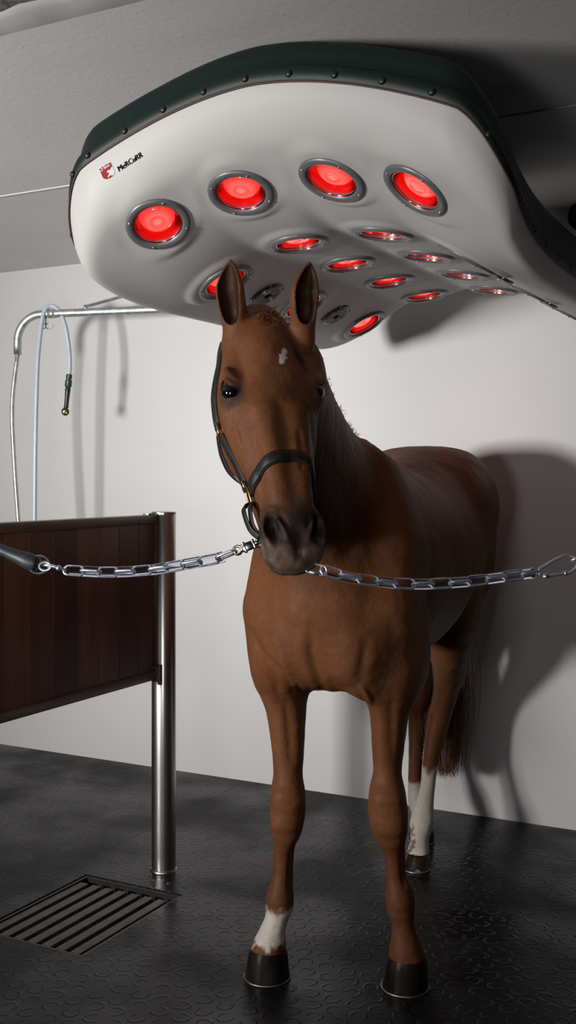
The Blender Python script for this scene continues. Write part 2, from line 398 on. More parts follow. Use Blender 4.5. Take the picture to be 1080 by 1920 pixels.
# ================================================================ SOLARIUM
K = .97; O3 = Vector((.1625, 3.44, 0))
def S(u, v, h):
    p = O3+U*u+V*v; return Vector((p.x*K, p.y*K, EYE+h*K))
def sst(x): x = np.clip(x, 0, 1); return x*x*(3-2*x)
def under(u, v):
    """height of the underside (relative to eye, unscaled)"""
    u = np.abs(np.asarray(u, float)); v = np.asarray(v, float)
    def ramp(x, k): return .5*(x+np.sqrt(x*x+k*k))            # soft max(x,0)
    z = .018-.13*ramp(u-.03, .008)-.47*ramp(u-.275, .014)+.30*ramp(u-.50, .04)
    w_ = sst((v+.50)/.45); z = z*w_+(1-w_)*(.012-.60*u*u)
    z = z+.62*np.where(v < 0, v*v, 0)
    z = z+.010*np.exp(-((u)/.035)**2)*sst((v+.35)/.3)
    return .75+z
lamps = []   # u, v
for r in range(4): 
    for s in (-1, 1): lamps.append((s*.1465, r*.378))
for s in (-1, 1): lamps += [(s*.1465, -.365), (s*.41, -.405), (s*.418, 0.0), (s*.418, .567), (s*.418, 1.135)]
fans = [(s*.418, q) for s in (-1, 1) for q in (.283, .85)]
def plane_at(u, v):
    e = .02; h = float(under(u, v)); hu = float(under(u+e, v)-under(u-e, v))/(2*e); hv = float(under(u, v+e)-under(u, v-e))/(2*e)
    return h, hu, hv
PL = [(u, v, *plane_at(u, v)) for u, v in lamps]
PF = [(u, v, *plane_at(u, v)) for u, v in fans]
def surf(u, v):
    z = under(u, v)
    for (a, b, h, hu, hv) in PL:
        r = np.hypot(u-a, v-b); w = 1-sst((r-.101)/.040); z = z*(1-w)+w*(h+hu*(u-a)+hv*(v-b)-.003)
    return z
# plan outline (rounded rectangle)
UX, V0, V1, RC = .690, -.565, 1.30, .15
def outline(n):
    pts = []
    def seg(a, b, m):
        for i in range(m): pts.append((a[0]+(b[0]-a[0])*i/m, a[1]+(b[1]-a[1])*i/m))
    def arc(c, a0, a1, m, r):
        for i in range(m): a = a0+(a1-a0)*i/m; pts.append((c[0]+r*math.cos(a), c[1]+r*math.sin(a)))
    seg((-UX+RC, V0), (UX-RC, V0), 90); arc((UX-RC, V0+RC), -math.pi/2, 0, 24, RC)
    seg((UX, V0+RC), (UX, V1-.1), 120); arc((UX-.1, V1-.1), 0, math.pi/2, 16, .1)
    seg((UX-.1, V1), (-UX+.1, V1), 84); arc((-UX+.1, V1-.1), math.pi/2, math.pi, 16, .1)
    seg((-UX, V1-.1), (-UX, V0+RC), 120); arc((-UX+RC, V0+RC), math.pi, 1.5*math.pi, 24, RC)
    return pts
OL = outline(0)
def rimh(u, v):
    au = abs(u); A = 1.052-.160*(au/.6)**1.75
    side = float(sst((au-.44)/.25))
    fall = .25*(1-math.exp(-max(v+.56, 0)/.15))
    h = A-fall*side
    # behind the front the rim follows the arch of the underside
    base = .665-.02*side+.30*float(1-sst((au-.2)/.4))*0
    back = float(sst((v-.9)/.3))
    return h*(1-back)+back*max(float(under(u, v))+.10, .60)
Cc = (0, .35)
NR = 84
ms = [1-(1-math.cos(math.pi/2*i/22))*.0-0 for i in range(0)]
# radial rings: dense in the edge band
md = list(np.linspace(0, .125, 18))+list(np.linspace(.134, 1, 96))        # inset distance fractions
vs, fs = [], []; nP = len(OL)
arr = np.zeros((len(md), nP, 3))
for j, (pu, pv) in enumerate(OL):
    du, dv = pu-Cc[0], pv-Cc[1]; L = math.hypot(du, dv)
    # inward distances measured along the ray, corrected so the band has a constant width
    for i, dq in enumerate(md):
        m_ = 1-dq*(.88/L if dq < .125 else (.88/L)*(1-(dq-.125)/.875)+1.0*(dq-.125)/.875) if dq < 1 else 0.0
        arr[i, j, 0] = Cc[0]+du*m_; arr[i, j, 1] = Cc[1]+dv*m_; arr[i, j, 2] = dq
RH = np.array([rimh(u, v) for u, v in OL])
Z = surf(arr[:, :, 0], arr[:, :, 1])
band = .115
e_ = np.clip(1-arr[:, :, 2]/band, 0, 1)
prof = 1-np.sqrt(np.clip(1-(e_**1.6)**2, 0, 1))          # rounded corner profile
prof = .45*prof+.55*(e_**3.2)
Z = Z+(RH[None, :]-Z)*prof
vs = [S(*arr[i, j]) if False else S(arr[i, j, 0], arr[i, j, 1], Z[i, j]) for i in range(len(md)) for j in range(nP)]
for i in range(len(md)-1):
    for j in range(nP):
        k = (j+1) % nP
        cu = (arr[i, j, 0]+arr[i+1, k, 0])/2; cv = (arr[i, j, 1]+arr[i+1, k, 1])/2
        cr = [(arr[p_, q_, 0], arr[p_, q_, 1]) for p_, q_ in ((i, j), (i, k), (i+1, k), (i+1, j))]
        if any(math.hypot(cu-a, cv-b) < .11 and min(math.hypot(x-a, y-b) for x, y in cr) < .0705 for a, b in lamps): continue
        if any(math.hypot(cu-a, cv-b) < .08 and min(math.hypot(x-a, y-b) for x, y in cr) < .0505 for a, b in fans): continue
        fs.append((i*nP+j, i*nP+k, (i+1)*nP+k, (i+1)*nP+j))
sol = empty('horse_solarium', S(0, .35, 1.10), 'large white arched solarium hood with red heat lamps hanging over the horse', 'solarium')
shell = mk('lamp_shell', (vs, fs), m_shell, sol)
# green top housing
lev = [(1.0, 0.0, -.004), (1.006, .005, 0), (1.006, .038, 0), (1.001, .044, 0), (.992, .047, 0), (.984, .056, 0), (.978, .078, 0), (.972, .104, 0), (.960, .120, 0), (.94, .128, 0), (.88, .130, 0), (.75, .124, 0), (.5, .124, 0), (.25, .124, 0), (.0, .124, 0)]
vs, fs = [], []
for (m_, dz, _) in lev:
    for j, (pu, pv) in enumerate(OL):
        du, dv = pu-Cc[0], pv-Cc[1]; L = math.hypot(du, dv)
        mm = 1-(1-m_)*(.95/L) if m_ > .9 else m_*(1-(1-.9)*(.95/L)+.1) if m_ > .6 else m_
        mm = max(0, min(mm, 1.02))
        uu, vv = Cc[0]+du*mm, Cc[1]+dv*mm
        ds = dz*(1+.35*(1-min(max((RH[j]-.6)/.4, 0), 1))*(m_ < 1))
        h = RH[j]+ds
        if m_ < .9: w = (m_/.9)**1.0; h = (RH[j]+ds)*w+(1-w)*(.92+dz)
        h = min(h, 1.178)
        vs.append(S(uu, vv, h))
for i in range(len(lev)-1):
    for j in range(nP):
        k = (j+1) % nP; fs.append((i*nP+k, i*nP+j, (i+1)*nP+j, (i+1)*nP+k))
mk('top_housing', (vs, fs), m_green, sol)
mk('seal_strip', tube([S(Cc[0]+(pu-Cc[0])*1.004, Cc[1]+(pv-Cc[1])*1.004, RH[j]+.001) for j, (pu, pv) in enumerate(OL)], .0028, 6, closed=True), mat('maroon_seal', (.05, .012, .016), .5), sol)
# rivets on the flange
acc = 0; last = None; tgt = .0; rv = None
step = .132
for j in range(nP):
    p = Vector((OL[j][0], OL[j][1], 0))
    if last is not None: acc += (p-last).length
    last = p
    if acc >= tgt:
        tgt += step
        k0, k1 = OL[j-2], OL[(j+2) % nP]; tn = (U*(k1[0]-k0[0])+V*(k1[1]-k0[1])).normalized(); nn = Vector((tn.y, -tn.x, 0))
        pos = S(Cc[0]+(OL[j][0]-Cc[0])*1.0065, Cc[1]+(OL[j][1]-Cc[1])*1.0065, RH[j]+.020)+nn*.001
        Mr = frame(pos, tn, nn.cross(tn), nn)
        if rv is None: rv = mk('rivet', lathe([(.0095, -.002), (.0095, .001), (.0075, .0045), (.003, .006), (.0001, .006)], 14), m_blk, sol, M=Mr, world=False)
        else: link_copy(rv, Mr, sol)
# lamps
ring_p = lathe([(.069, .004), (.072, -.003), (.078, -.0065), (.088, -.0065), (.0935, -.004), (.0955, .003), (.0955, .012), (.069, .012)], 56, close=True)
refl_p = lathe([(.0705, -.001), (.0690, .010), (.067, .035), (.058, .065), (.040, .085), (.0001, .088)], 48, caps=False)
bulb_p = lathe([(r_, z_-.009) for r_, z_ in [(.0001, .018), (.010, .0185), (.018, .0195), (.0195, .0185), (.024, .019), (.034, .0225), (.0365, .0215), (.045, .028), (.052, .038), (.054, .047), (.050, .056), (.038, .068), (.022, .080), (.015, .087)]], 48)
scr_p = lathe([(.0038, 0), (.0038, -.002), (.002, -.0035), (.0001, -.0035)], 10)
proto = None
stamp = None
for idx, (u, v, h, hu, hv) in enumerate(PL):
    n_up = (Vector((0, 0, 1))-U*hu-V*hv).normalized()          # into the shell
    xa = (U-n_up*U.dot(n_up)).normalized(); ya = n_up.cross(xa)
    Ml = frame(S(u, v, h-.003), xa, ya, n_up) @ Matrix.Scale(K, 4)
    Ml = frame(S(u, v, h-.0055), xa, ya, n_up)
    if proto is None:
        ring = mk('heat_lamp', ring_p, m_ring, sol, M=Ml, world=False, angle=50)
        kids = [mk('reflector', refl_p, m_refl, ring, M=Ml, world=False), mk('bulb', bulb_p, m_bulb, ring, M=Ml, world=False)]
        rel = [Matrix.Identity(4)]*2
        for k in range(4):
            a = math.radians(40+90*k); Ms = Matrix.Translation((.084*math.cos(a), .084*math.sin(a), -.0065))
            kids.append(mk('screw', scr_p, m_chrome, ring, M=Ml@Ms, world=False)); rel.append(Ms)
        kids.append(mk('inner_lip', tube([Vector((.0688*math.cos(a), .0688*math.sin(a), .002)) for a in np.linspace(0, 6.2832, 49)[:-1]], .0019, 6, closed=True), m_chrome, ring, M=Ml, world=False)); rel.append(Matrix.Identity(4))
    # printed approval stamp on the bulb face
        st = []
        for r_ in (.0115, .0095):
            st.append(tube([Vector((r_*math.cos(a), .6*r_*math.sin(a)-.001, .0090)) for a in np.linspace(0, 6.283, 25)[:-1]], .00035, 4, closed=True))
        for k in range(5): st.append(bevbox(.0012, .0035, .0004, 0, (-.006+.003*k, -.001, .0088)))
        kids.append(mk('printed_mark', join(*st), mat('pink_print', (.9, .45, .42), .4), ring, M=Ml, world=False)); rel.append(Matrix.Identity(4))
        proto = ring
    else:
        ring = link_copy(proto, Ml, sol)
        for kd, rl in zip(kids, rel): link_copy(kd, Ml@rl, ring)
# fans
fv = [tube([Vector((r*math.cos(a), r*math.sin(a), -.006+.10*(r-.03)**2*0)) for a in np.linspace(0, 6.283, 33)[:-1]], .0011, 6, closed=True) for r in (.016, .022, .028, .034, .040, .046, .052)]
for k in range(4):
    a = math.radians(45+90*k); fv.append(tube([Vector((.014*math.cos(a), .014*math.sin(a), -.006)), Vector((.064*math.cos(a), .064*math.sin(a), -.003))], .0015, 6))
    fv.append(xf(lathe([(.0045, .002), (.0045, -.004), (.0001, -.006)], 10), Matrix.Translation((.062*math.cos(a), .062*math.sin(a), 0))))
guard = join(*fv)
blades = []
for k in range(7):
    a0 = 2*math.pi*k/7; q = []
    for r in (.018, .046):
        for s, dz in ((-.28, .010), (.28, .022)): q.append(Vector((r*math.cos(a0+s), r*math.sin(a0+s), dz)))
    blades.append((q, [(0, 1, 3, 2)])); blades.append(([p+Vector((0, 0, .0015)) for p in q], [(0, 2, 3, 1)]))
fp = None
for (u, v, h, hu, hv) in PF:
    n_up = (Vector((0, 0, 1))-U*hu-V*hv).normalized(); xa = (U-n_up*U.dot(n_up)).normalized(); ya = n_up.cross(xa)
    Mf = frame(S(u, v, h-.002), xa, ya, n_up)
    if fp is None:
        fp = mk('fan', lathe([(.062, .001), (.0615, -.002), (.051, -.0028), (.0485, .0), (.0485, .03), (.0485, .035), (.0001, .035)], 40, caps=False), m_fan, sol, M=Mf, world=False, angle=40)
        fk = [mk('wire_guard', guard, mat('guard_wire', (.32, .32, .33), .3, 1), fp, M=Mf, world=False), mk('blades', join(*blades), mat('fan_blade_grey', (.02, .02, .022), .3), fp, M=Mf, world=False, smooth=False),
              mk('hub', lathe([(.0001, .004), (.014, .004), (.018, .007), (.018, .03)], 24), m_chrome, fp, M=Mf, world=False, angle=40)]
    else:
        f2 = link_copy(fp, Mf, sol)
        for kd in fk: link_copy(kd, Mf, f2)
# ceiling bracket + lifting gear
mk('ceiling_bracket', join(*[boxuv(S(a, .5, 0).dot(U)-.02, S(a, .5, 0).dot(U)+.02, S(0, b, 0).dot(V)-.3, S(0, b, 0).dot(V)+.3, CH-.14, CH) for a in (-.25, .25) for b in (.55,)]), m_blk, sol, smooth=False)
mk('junction_box', xf(lathe([(.0001, -.06), (.035, -.06), (.045, -.05), (.045, .05), (.035, .06), (.0001, .06)], 24), Matrix.Translation(at(1098, 410, 3.42)) @ Matrix.Rotation(ang, 4, 'Z') @ Matrix.Rotation(math.pi/2, 4, 'X')), m_blk, sol)

# badge and lettering laid on the curved shell
from mathutils.bvhtree import BVHTree
bv = BVHTree.FromPolygons([shell.matrix_world @ v.co if False else (wmat(shell) @ v.co) for v in shell.data.vertices], [tuple(p.vertices) for p in shell.data.polygons])
def onshell(px, py, off=.0008):
    d = at(px, py, 1.0)-Vector((0, 0, EYE)); d.normalize()
    hit_, nn, _, _ = bv.ray_cast(Vector((0, 0, EYE)), d)
    if hit_ is None: return at(px, py, 3.1)
    return hit_-d*off
def decal(poly_v, poly_f, org, ex, ey, name, m, off=.0008, sub=0):
    """flat 2-d polygon set laid on the shell: x along ex (px), y along ey (px)"""
    poly_v, poly_f = list(poly_v), [tuple(q) for q in poly_f]
    if sub:
        for _ in range(sub):
            nf = []
            for a, b, c in poly_f:
                n0 = len(poly_v); A_, B_, C2 = poly_v[a], poly_v[b], poly_v[c]
                poly_v += [((A_[0]+B_[0])/2, (A_[1]+B_[1])/2), ((B_[0]+C2[0])/2, (B_[1]+C2[1])/2), ((C2[0]+A_[0])/2, (C2[1]+A_[1])/2)]
                nf += [(a, n0, n0+2), (n0, b, n0+1), (n0+2, n0+1, c), (n0, n0+1, n0+2)]
            poly_f = nf
    vs = [onshell(org[0]+p[0]*ex[0]+p[1]*ey[0], org[1]+p[0]*ex[1]+p[1]*ey[1], off) for p in poly_v]
    return mk(name, (vs, poly_f), m, sol, smooth=False)
def textmesh(body, shear=0):
    cu = bpy.data.curves.new('lettering', 'FONT'); cu.body = body; cu.resolution_u = 3; cu.size = 1; cu.shear = shear
    o = bpy.data.objects.new('lettering_source', cu); COL.objects.link(o)
    me = bpy.data.meshes.new_from_object(o.evaluated_get(bpy.context.evaluated_depsgraph_get()))
    V_ = [tuple(v.co)[:2] for v in me.vertices]; F_ = [tuple(p.vertices) for p in me.polygons]
    bpy.data.objects.remove(o); bpy.data.meshes.remove(me); bpy.data.curves.remove(cu)
    return V_, F_
def fit(body, org, ex, ey, name, m, off=.0010, embolden=0.0, keep=False):
    V_, F_ = textmesh(body); x0 = min(p[0] for p in V_); x1 = max(p[0] for p in V_); y0 = min(p[1] for p in V_); y1 = max(p[1] for p in V_)
    Vn = [((p[0]-x0)/(x1-x0), (p[1]-y0)/(y1-y0)) for p in V_]
    vs, fs = list(Vn), list(F_)
    if embolden:
        for k in (1, -1): n0 = len(vs); vs += [(a+k*embolden, b) for a, b in Vn]; fs += [tuple(i+n0 for i in q) for q in F_]
    return decal(vs, fs, org, ex, ey, name, m, off)
fit('MeRCuRR', (224, 322), (44.5, -28.5), (-4.2, -9.5), 'lettering', m_ink, off=.0007, embolden=.014)
bx_, by_ = (15.5, -9.5), (8.5, 19.5)           # badge axes: across the top, down the side
def shield(inset=0):
    a = inset
    top = [(0+a, .02+a*.7), (.5, 0+a*.7), (1-a, .02+a*.7)]
    side = [(1-a, .55), (.97-a, .8), (.85-a*.6, .93-a*.4), (.62, 1-a), (.45, 1.0-a), (.25+a*.4, .97-a), (.1+a*.7, .85-a*.6), (0+a, .7)]
    return top+side
def dense(poly, c=(.5, .5)):
    vs = [c]+poly; return vs, [(0, i, i % len(poly)+1) for i in range(1, len(poly)+1)]
bo = (184, 319-3)
bx_, by_ = (24, -14), (11, 26)
decal(*dense(shield(0)), bo, bx_, by_, 'badge', m_badgew, .0005, 3)
decal(*dense(shield(.05)), bo, bx_, by_, 'badge_field', m_badger, .0010, 3)
horse_sil = [(.96, .34), (.80, .40), (.72, .47), (.60, .42), (.50, .45), (.44, .53), (.50, .58), (.58, .58), (.52, .70), (.40, .76), (.36, .86), (.46, .84), (.60, .80), (.70, .88), (.82, .90), (.96, .74)]
decal(*dense(horse_sil, (.72, .62)), bo, bx_, by_, 'badge_horse', m_badgew, .0015, 2)
fit('Q-line', (bo[0]+3.6, bo[1]+7.6), (19, -11.5), (-3.0, -6.6), 'badge_lettering', m_badgew, .0020, embolden=.015)

# ================================================================ HORSE  (one implicit surface, polygonised)
m_coat = mat('chestnut_coat', (.2, .07, .02), .42)
HA = math.radians(20); HB = Vector((.135, 3.22, 0)); hBk = Vector((math.sin(HA), math.cos(HA), 0)); hR = Vector((math.cos(HA), -math.sin(HA), 0))
def H(x, y, z): p = HB+hR*x+hBk*y; return np.array((p.x, p.y, z))
# head frame
yaw, pit = math.radians(20), math.radians(22)
PO = Vector((-.043, 2.60, 1.885))
Fh = Vector((math.sin(yaw), -math.cos(yaw), 0)); hN = (Vector((0, 0, -1))*math.cos(pit)+Fh*math.sin(pit)); hD = (Vector((0, 0, 1))*math.sin(pit)+Fh*math.cos(pit)); hL = Vector((math.cos(yaw), math.sin(yaw), 0))
def HD(l, n, d): p = PO+hL*l+hN*n+hD*d; return np.array((p.x, p.y, p.z))
aL, aN, aD = [np.array(v) for v in (hL, hN, hD)]
OPS = []
def cat(P, n):
    P = np.array(P, float)
    if n <= 1: return P
    Q = np.vstack([2*P[0]-P[1], P, 2*P[-1]-P[-2]]); out = []
    for i in range(1, len(Q)-2):
        for k in range(n):
            t = k/n
            out.append(.5*((2*Q[i])+(-Q[i-1]+Q[i+1])*t+(2*Q[i-1]-5*Q[i]+4*Q[i+1]-Q[i+2])*t*t+(-Q[i-1]+3*Q[i]-3*Q[i+1]+Q[i+2])*t**3))
    out.append(P[-1]); return np.array(out)
class Tube:
    """nodes: (x,y,z,a,b_plus,b_minus); side = lateral axis"""
    def __init__(s, nodes, side, n=3):
        nodes = [tuple(p)+(tuple(r) if len(r) == 3 else (r[0], r[1], r[1])) for p, r in nodes]
        s.N = cat(nodes, n); s.side = np.array(side, float)/np.linalg.norm(side)
        R = s.N[:, 3:].max(1)[:, None]; s.lo = (s.N[:, :3]-R).min(0); s.hi = (s.N[:, :3]+R).max(0); s.mx = R.max()
    def ev(s, P, marg):
        out = np.full(len(P), 1.0, np.float32)
        for A, B in zip(s.N[:-1], s.N[1:]):
            r = max(A[3:].max(), B[3:].max())+marg
            lo = np.minimum(A[:3], B[:3])-r; hi = np.maximum(A[:3], B[:3])+r
            m = np.all((P > lo) & (P < hi), axis=1)
            if not m.any(): continue
            p = P[m]; ab = B[:3]-A[:3]; L = np.linalg.norm(ab); t = ab/L
            sd = s.side-t*s.side.dot(t); sd /= np.linalg.norm(sd); dd = np.cross(sd, t)
            h = np.clip((p-A[:3]).dot(t)/L, 0, 1); w = (p-A[:3]).dot(t)-h*L
            a = A[3]+(B[3]-A[3])*h; bp = A[4]+(B[4]-A[4])*h; bm = A[5]+(B[5]-A[5])*h
            x = (p-A[:3]).dot(sd); y = (p-A[:3]).dot(dd); b = np.where(y > 0, bp, bm); c = np.minimum(a, b)
            k0 = np.sqrt((x/a)**2+(y/b)**2+(w/c)**2); k1 = np.sqrt((x/a**2)**2+(y/b**2)**2+(w/c**2)**2)+1e-6
            d = np.where(k0 < .25, (k0-1)*c, k0*(k0-1)/k1)
            out[m] = np.minimum(out[m], d)
        return out
class Ell:
    def __init__(s, c, r, ax=None):
        s.c = np.array(c, float); s.r = np.array(r, float); s.ax = np.eye(3) if ax is None else np.array([np.array(a)/np.linalg.norm(a) for a in ax])
        e = np.sqrt(((s.ax*s.r[:, None])**2).sum(0)); s.lo = s.c-e; s.hi = s.c+e
    def ev(s, P, marg):
        q = (P-s.c).dot(s.ax.T); k0 = np.sqrt(((q/s.r)**2).sum(1)); k1 = np.sqrt(((q/s.r**2)**2).sum(1))+1e-6
        return np.where(k0 < .25, (k0-1)*s.r.min(), k0*(k0-1)/k1).astype(np.float32)
def add(p, k=.03): OPS.append(('u', p, k))
def cut(p, k=.01): OPS.append(('s', p, k))
def apply_ops(P, val):
    for op, p, k in OPS:
        mg = k+.02
        m = np.all((P > p.lo-mg) & (P < p.hi+mg), axis=1)
        if not m.any(): continue
        d = p.ev(P[m], mg); a = val[m]
        if op == 'u': h = np.maximum(k-np.abs(a-d), 0)/k; val[m] = np.minimum(a, d)-h*h*k*.25
        else: d = -d; h = np.maximum(k-np.abs(a-d), 0)/k; val[m] = np.maximum(a, d)+h*h*k*.25
    return val
def field(P): P = np.atleast_2d(np.asarray(P, float)); return apply_ops(P, np.full(len(P), .5, np.float32))
def A3(px, py, Y): v = at(px, py, Y); return (v.x, v.y, v.z)

# --- trunk
Rv = np.array(hR)
tr = [((0, -.055, 1.11), (.15, .15, .14)), ((0, .0, 1.15), (.215, .24, .235)), ((0, .2, 1.20), (.245, .33, .335)), ((0, .45, 1.21), (.27, .33, .345)), ((0, .7, 1.20), (.285, .335, .32)),
      ((0, .95, 1.24), (.275, .345, .26)), ((0, 1.15, 1.30), (.265, .325, .26)), ((0, 1.33, 1.31), (.235, .275, .24)), ((0, 1.47, 1.28), (.15, .2, .18))]
add(Tube([(H(*p), r) for p, r in tr], Rv, 6))
# withers
add(Tube([(H(0, .10, 1.50), (.05, .07)), (H(0, .28, 1.545), (.05, .08)), (H(0, .5, 1.49), (.07, .07))], Rv), .08)
# rump muscle, hips
for s in (-1, 1):
    add(Ell(H(s*.13, 1.18, 1.40), (.155, .27, .20), (hR, hBk, (0, 0, 1))), .08)
    add(Ell(H(s*.205, 1.02, 1.42), (.055, .08, .07), (hR, hBk, (0, 0, 1))), .07)
    add(Ell(H(s*.15, 1.36, 1.18), (.10, .14, .20), (hR, hBk, (0, 0, 1))), .06)
add(Ell(H(0, 1.52, 1.42), (.06, .08, .06), (hR, hBk, (0, 0, 1))), .06)
# shoulders and breast
for s in (-1, 1):
    add(Tube([(H(s*.10, .18, 1.48), (.06, .12)), (H(s*.165, .07, 1.30), (.085, .13)), (H(s*.185, -.03, 1.12), (.075, .10))], Rv, 3), .07)
    add(Ell(H(s*.185, .06, .98), (.085, .15, .15), (hR, hBk, (0, 0, 1))), .07)
    add(Ell(H(s*.088, -.100, 1.01), (.092, .086, .11), (hR, hBk, (0, 0, 1))), .06)
    add(Ell(H(s*.13, -.04, .94), (.05, .08, .085), (hR-hBk*.2, hBk, (0, 0, 1))), .05)
add(Ell(H(0, .02, 1.0), (.13, .15, .130), (hR, hBk, (0, 0, 1))), .07)
# neck
P_end = HD(0, .03, -.13)
nk = [(H(0, .22, 1.26), (.20, .33, .28)), (H(0, .05, 1.38), (.150, .31, .25)), (H(.005, -.12, 1.50), (.105, .255, .20)), (H(.022, -.28, 1.60), (.083, .20, .165)), (H(.04, -.42, 1.685), (.076, .155, .14)),
      (H(.055, -.54, 1.755), (.078, .115, .12)), (P_end, (.070, .075, .10))]
add(Tube(nk, Rv, 7), .09)
# --- front legs
def leg(nodes, n=3, k=.05, side=Rv): add(Tube([(A3(a, b, c), (r1, r2)) for a, b, c, r1, r2 in nodes], side, n), k)
leg([(520, 1150, 3.27, .078, .12), (525, 1210, 3.28, .076, .115), (531, 1270, 3.29, .068, .10), (537, 1330, 3.29, .058, .078), (540, 1400, 3.29, .048, .060), (540, 1450, 3.28, .0435, .050), (540, 1490, 3.27, .053, .052), (539, 1528, 3.265, .053, .052), (537, 1553, 3.268, .047, .046), (534, 1577, 3.28, .034, .038), (532, 1600, 3.29, .0305, .036), (531, 1640, 3.29, .030, .036), (526, 1670, 3.285, .038, .043), (524, 1695, 3.28, .0435, .046), (519, 1722, 3.27, .034, .036), (510, 1750, 3.265, .039, .040), (504, 1780, 3.26, .054, .054)])
leg([(738, 1150, 3.21, .078, .12), (733, 1210, 3.22, .078, .115), (730, 1270, 3.22, .067, .10), (730, 1330, 3.22, .058, .078), (728, 1400, 3.22, .047, .06), (726, 1450, 3.21, .0425, .05), (726, 1487, 3.20, .055, .052), (728, 1530, 3.195, .059, .054), (732, 1560, 3.20, .050, .048), (737, 1584, 3.21, .035, .038), (741, 1608, 3.22, .031, .036), (743, 1645, 3.22, .030, .036), (749, 1672, 3.21, .040, .043), (751, 1698, 3.205, .043, .046), (755, 1730, 3.2, .034, .036), (759, 1762, 3.195, .041, .041), (763, 1794, 3.195, .055, .055)])
# knee bones / sesamoids
for (x, y, Y) in ((539, 1498, 3.235), (726, 1498, 3.165)):
    add(Ell(A3(x, y, Y), (.044, .03, .035)), .02)
for (x, y, Y) in ((535, 1545, 3.24), (733, 1550, 3.17)): add(Ell(A3(x, y, Y), (.034, .025, .022)), .02)
# --- hind legs
leg([(838, 1060, 4.30, .13, .21), (845, 1130, 4.26, .115, .18), (846, 1190, 4.27, .092, .145), (843, 1255, 4.36, .066, .095), (834, 1305, 4.44, .049, .066), (824, 1345, 4.47, .047, .062), (814, 1390, 4.45, .039, .050), (807, 1430, 4.42, .031, .037), (801, 1480, 4.37, .030, .034), (794, 1520, 4.32, .040, .040), (790, 1545, 4.29, .046, .044), (787, 1572, 4.25, .036, .036), (784, 1600, 4.21, .045, .046)], 3, .06)
leg([(770, 1080, 4.50, .11, .2), (780, 1150, 4.48, .10, .16), (786, 1230, 4.52, .07, .1), (787, 1290, 4.60, .052, .07), (784, 1330, 4.67, .044, .058), (781, 1380, 4.65, .034, .04), (779, 1430, 4.62, .029, .034), (778, 1465, 4.58, .029, .034), (783, 1500, 4.55, .040, .042), (788, 1530, 4.52, .034, .036), (792, 1550, 4.50, .045, .046)], 3, .06)
# --- head
sk = [((0, -.02, -.085), (.060, .055, .06)), ((0, .03, -.085), (.080, .075, .075)), ((0, .09, -.09), (.099, .086, .085)), ((0, .15, -.097), (.113, .094, .09)), ((0, .20, -.098), (.113, .092, .09)),
      ((0, .26, -.092), (.102, .084, .09)), ((0, .33, -.084), (.086, .075, .085)), ((0, .40, -.078), (.073, .069, .07)), ((0, .46, -.073), (.066, .064, .06)), ((0, .515, -.070), (.065, .059, .055)), ((0, .555, -.070), (.060, .051, .048)), ((0, .58, -.072), (.050, .040, .038))]
add(Tube([(HD(*p), (r[0], r[2], r[1])) for p, r in sk], hL, 6), .05)
for s in (-1, 1):
    # jowl + mandible
    add(Ell(HD(s*.058, .205, -.185), (.030, .105, .085), (hL, hN, hD)), .035)
    add(Tube([(HD(s*.052, .27, -.20), (.022, .05)), (HD(s*.040, .38, -.155), (.02, .032)), (HD(s*.024, .50, -.125), (.018, .022))], hL, 3), .04)
    # masseter / cheek
    add(Ell(HD(s*.072, .20, -.13), (.028, .095, .075), (hL, hN, hD)), .04)
    # brow and eye bulge
    add(Ell(HD(s*.104, .145, -.052), (.021, .036, .024), (hL, hN, hD)), .025)
    add(Ell(HD(s*.106, .182, -.062), (.021, .032, .028), (hL, hN, hD)), .02)
    # facial crest
    add(Tube([(HD(s*.097, .215, -.088), (.012, .010)), (HD(s*.088, .29, -.092), (.011, .009)), (HD(s*.075, .355, -.090), (.008, .007))], hL, 3), .03)
    # nasal bone edge
    add(Tube([(HD(s*.040, .24, -.028), (.022, .018)), (HD(s*.034, .36, -.022), (.018, .014)), (HD(s*.028, .45, -.020), (.013, .010))], hL, 3), .03)
    # temple hollow
    cut(Ell(HD(s*.094, .092, -.026), (.015, .024, .014), (hL, hN, hD)), .05)
    # nostril rim
    add(Ell(HD(s*.046, .526, -.042), (.032, .048, .034), (hL, hN, hD)), .02)
    # muzzle pads
    add(Ell(HD(s*.034, .572, -.062), (.034, .030, .036), (hL, hN, hD)), .025)
# upper lip, lower lip, chin
add(Ell(HD(0, .583, -.062), (.046, .026, .032), (hL, hN, hD)), .03)
add(Ell(HD(0, .583, -.112), (.038, .024, .026), (hL, hN, hD)), .02)
add(Ell(HD(0, .560, -.130), (.034, .030, .022), (hL, hN, hD)), .03)
for s in (-1, 1):
    cut(Tube([(HD(s*.060, .494, -.022), (.006, .010)), (HD(s*.045, .494, -.006), (.009, .014)), (HD(s*.034, .510, -.002), (.011, .018)), (HD(s*.037, .540, -.006), (.014, .020)), (HD(s*.052, .558, -.020), (.010, .014))], hL, 3), .010)
    cut(Ell(HD(s*.055, .524, -.018), (.018, .028, .024), (hL, hN, hD)), .010)
    add(Ell(HD(s*.033, .532, -.018), (.005, .026, .009), (aL*1+aN*s*.35, aN-aL*s*.35, aD)), .010)
# mouth slit
mth = [HD(-.065, .545, -.100), HD(-.052, .590, -.094), HD(0, .612, -.090), HD(.052, .590, -.094), HD(.065, .545, -.100)]
cut(Tube([(p, (.003, .003)) for p in mth], hD, 3), .012)
cut(Tube([(HD(0, .54, -.003), (.003, .005)), (HD(0, .585, -.026), (.003, .005))], hL, 1), .02)
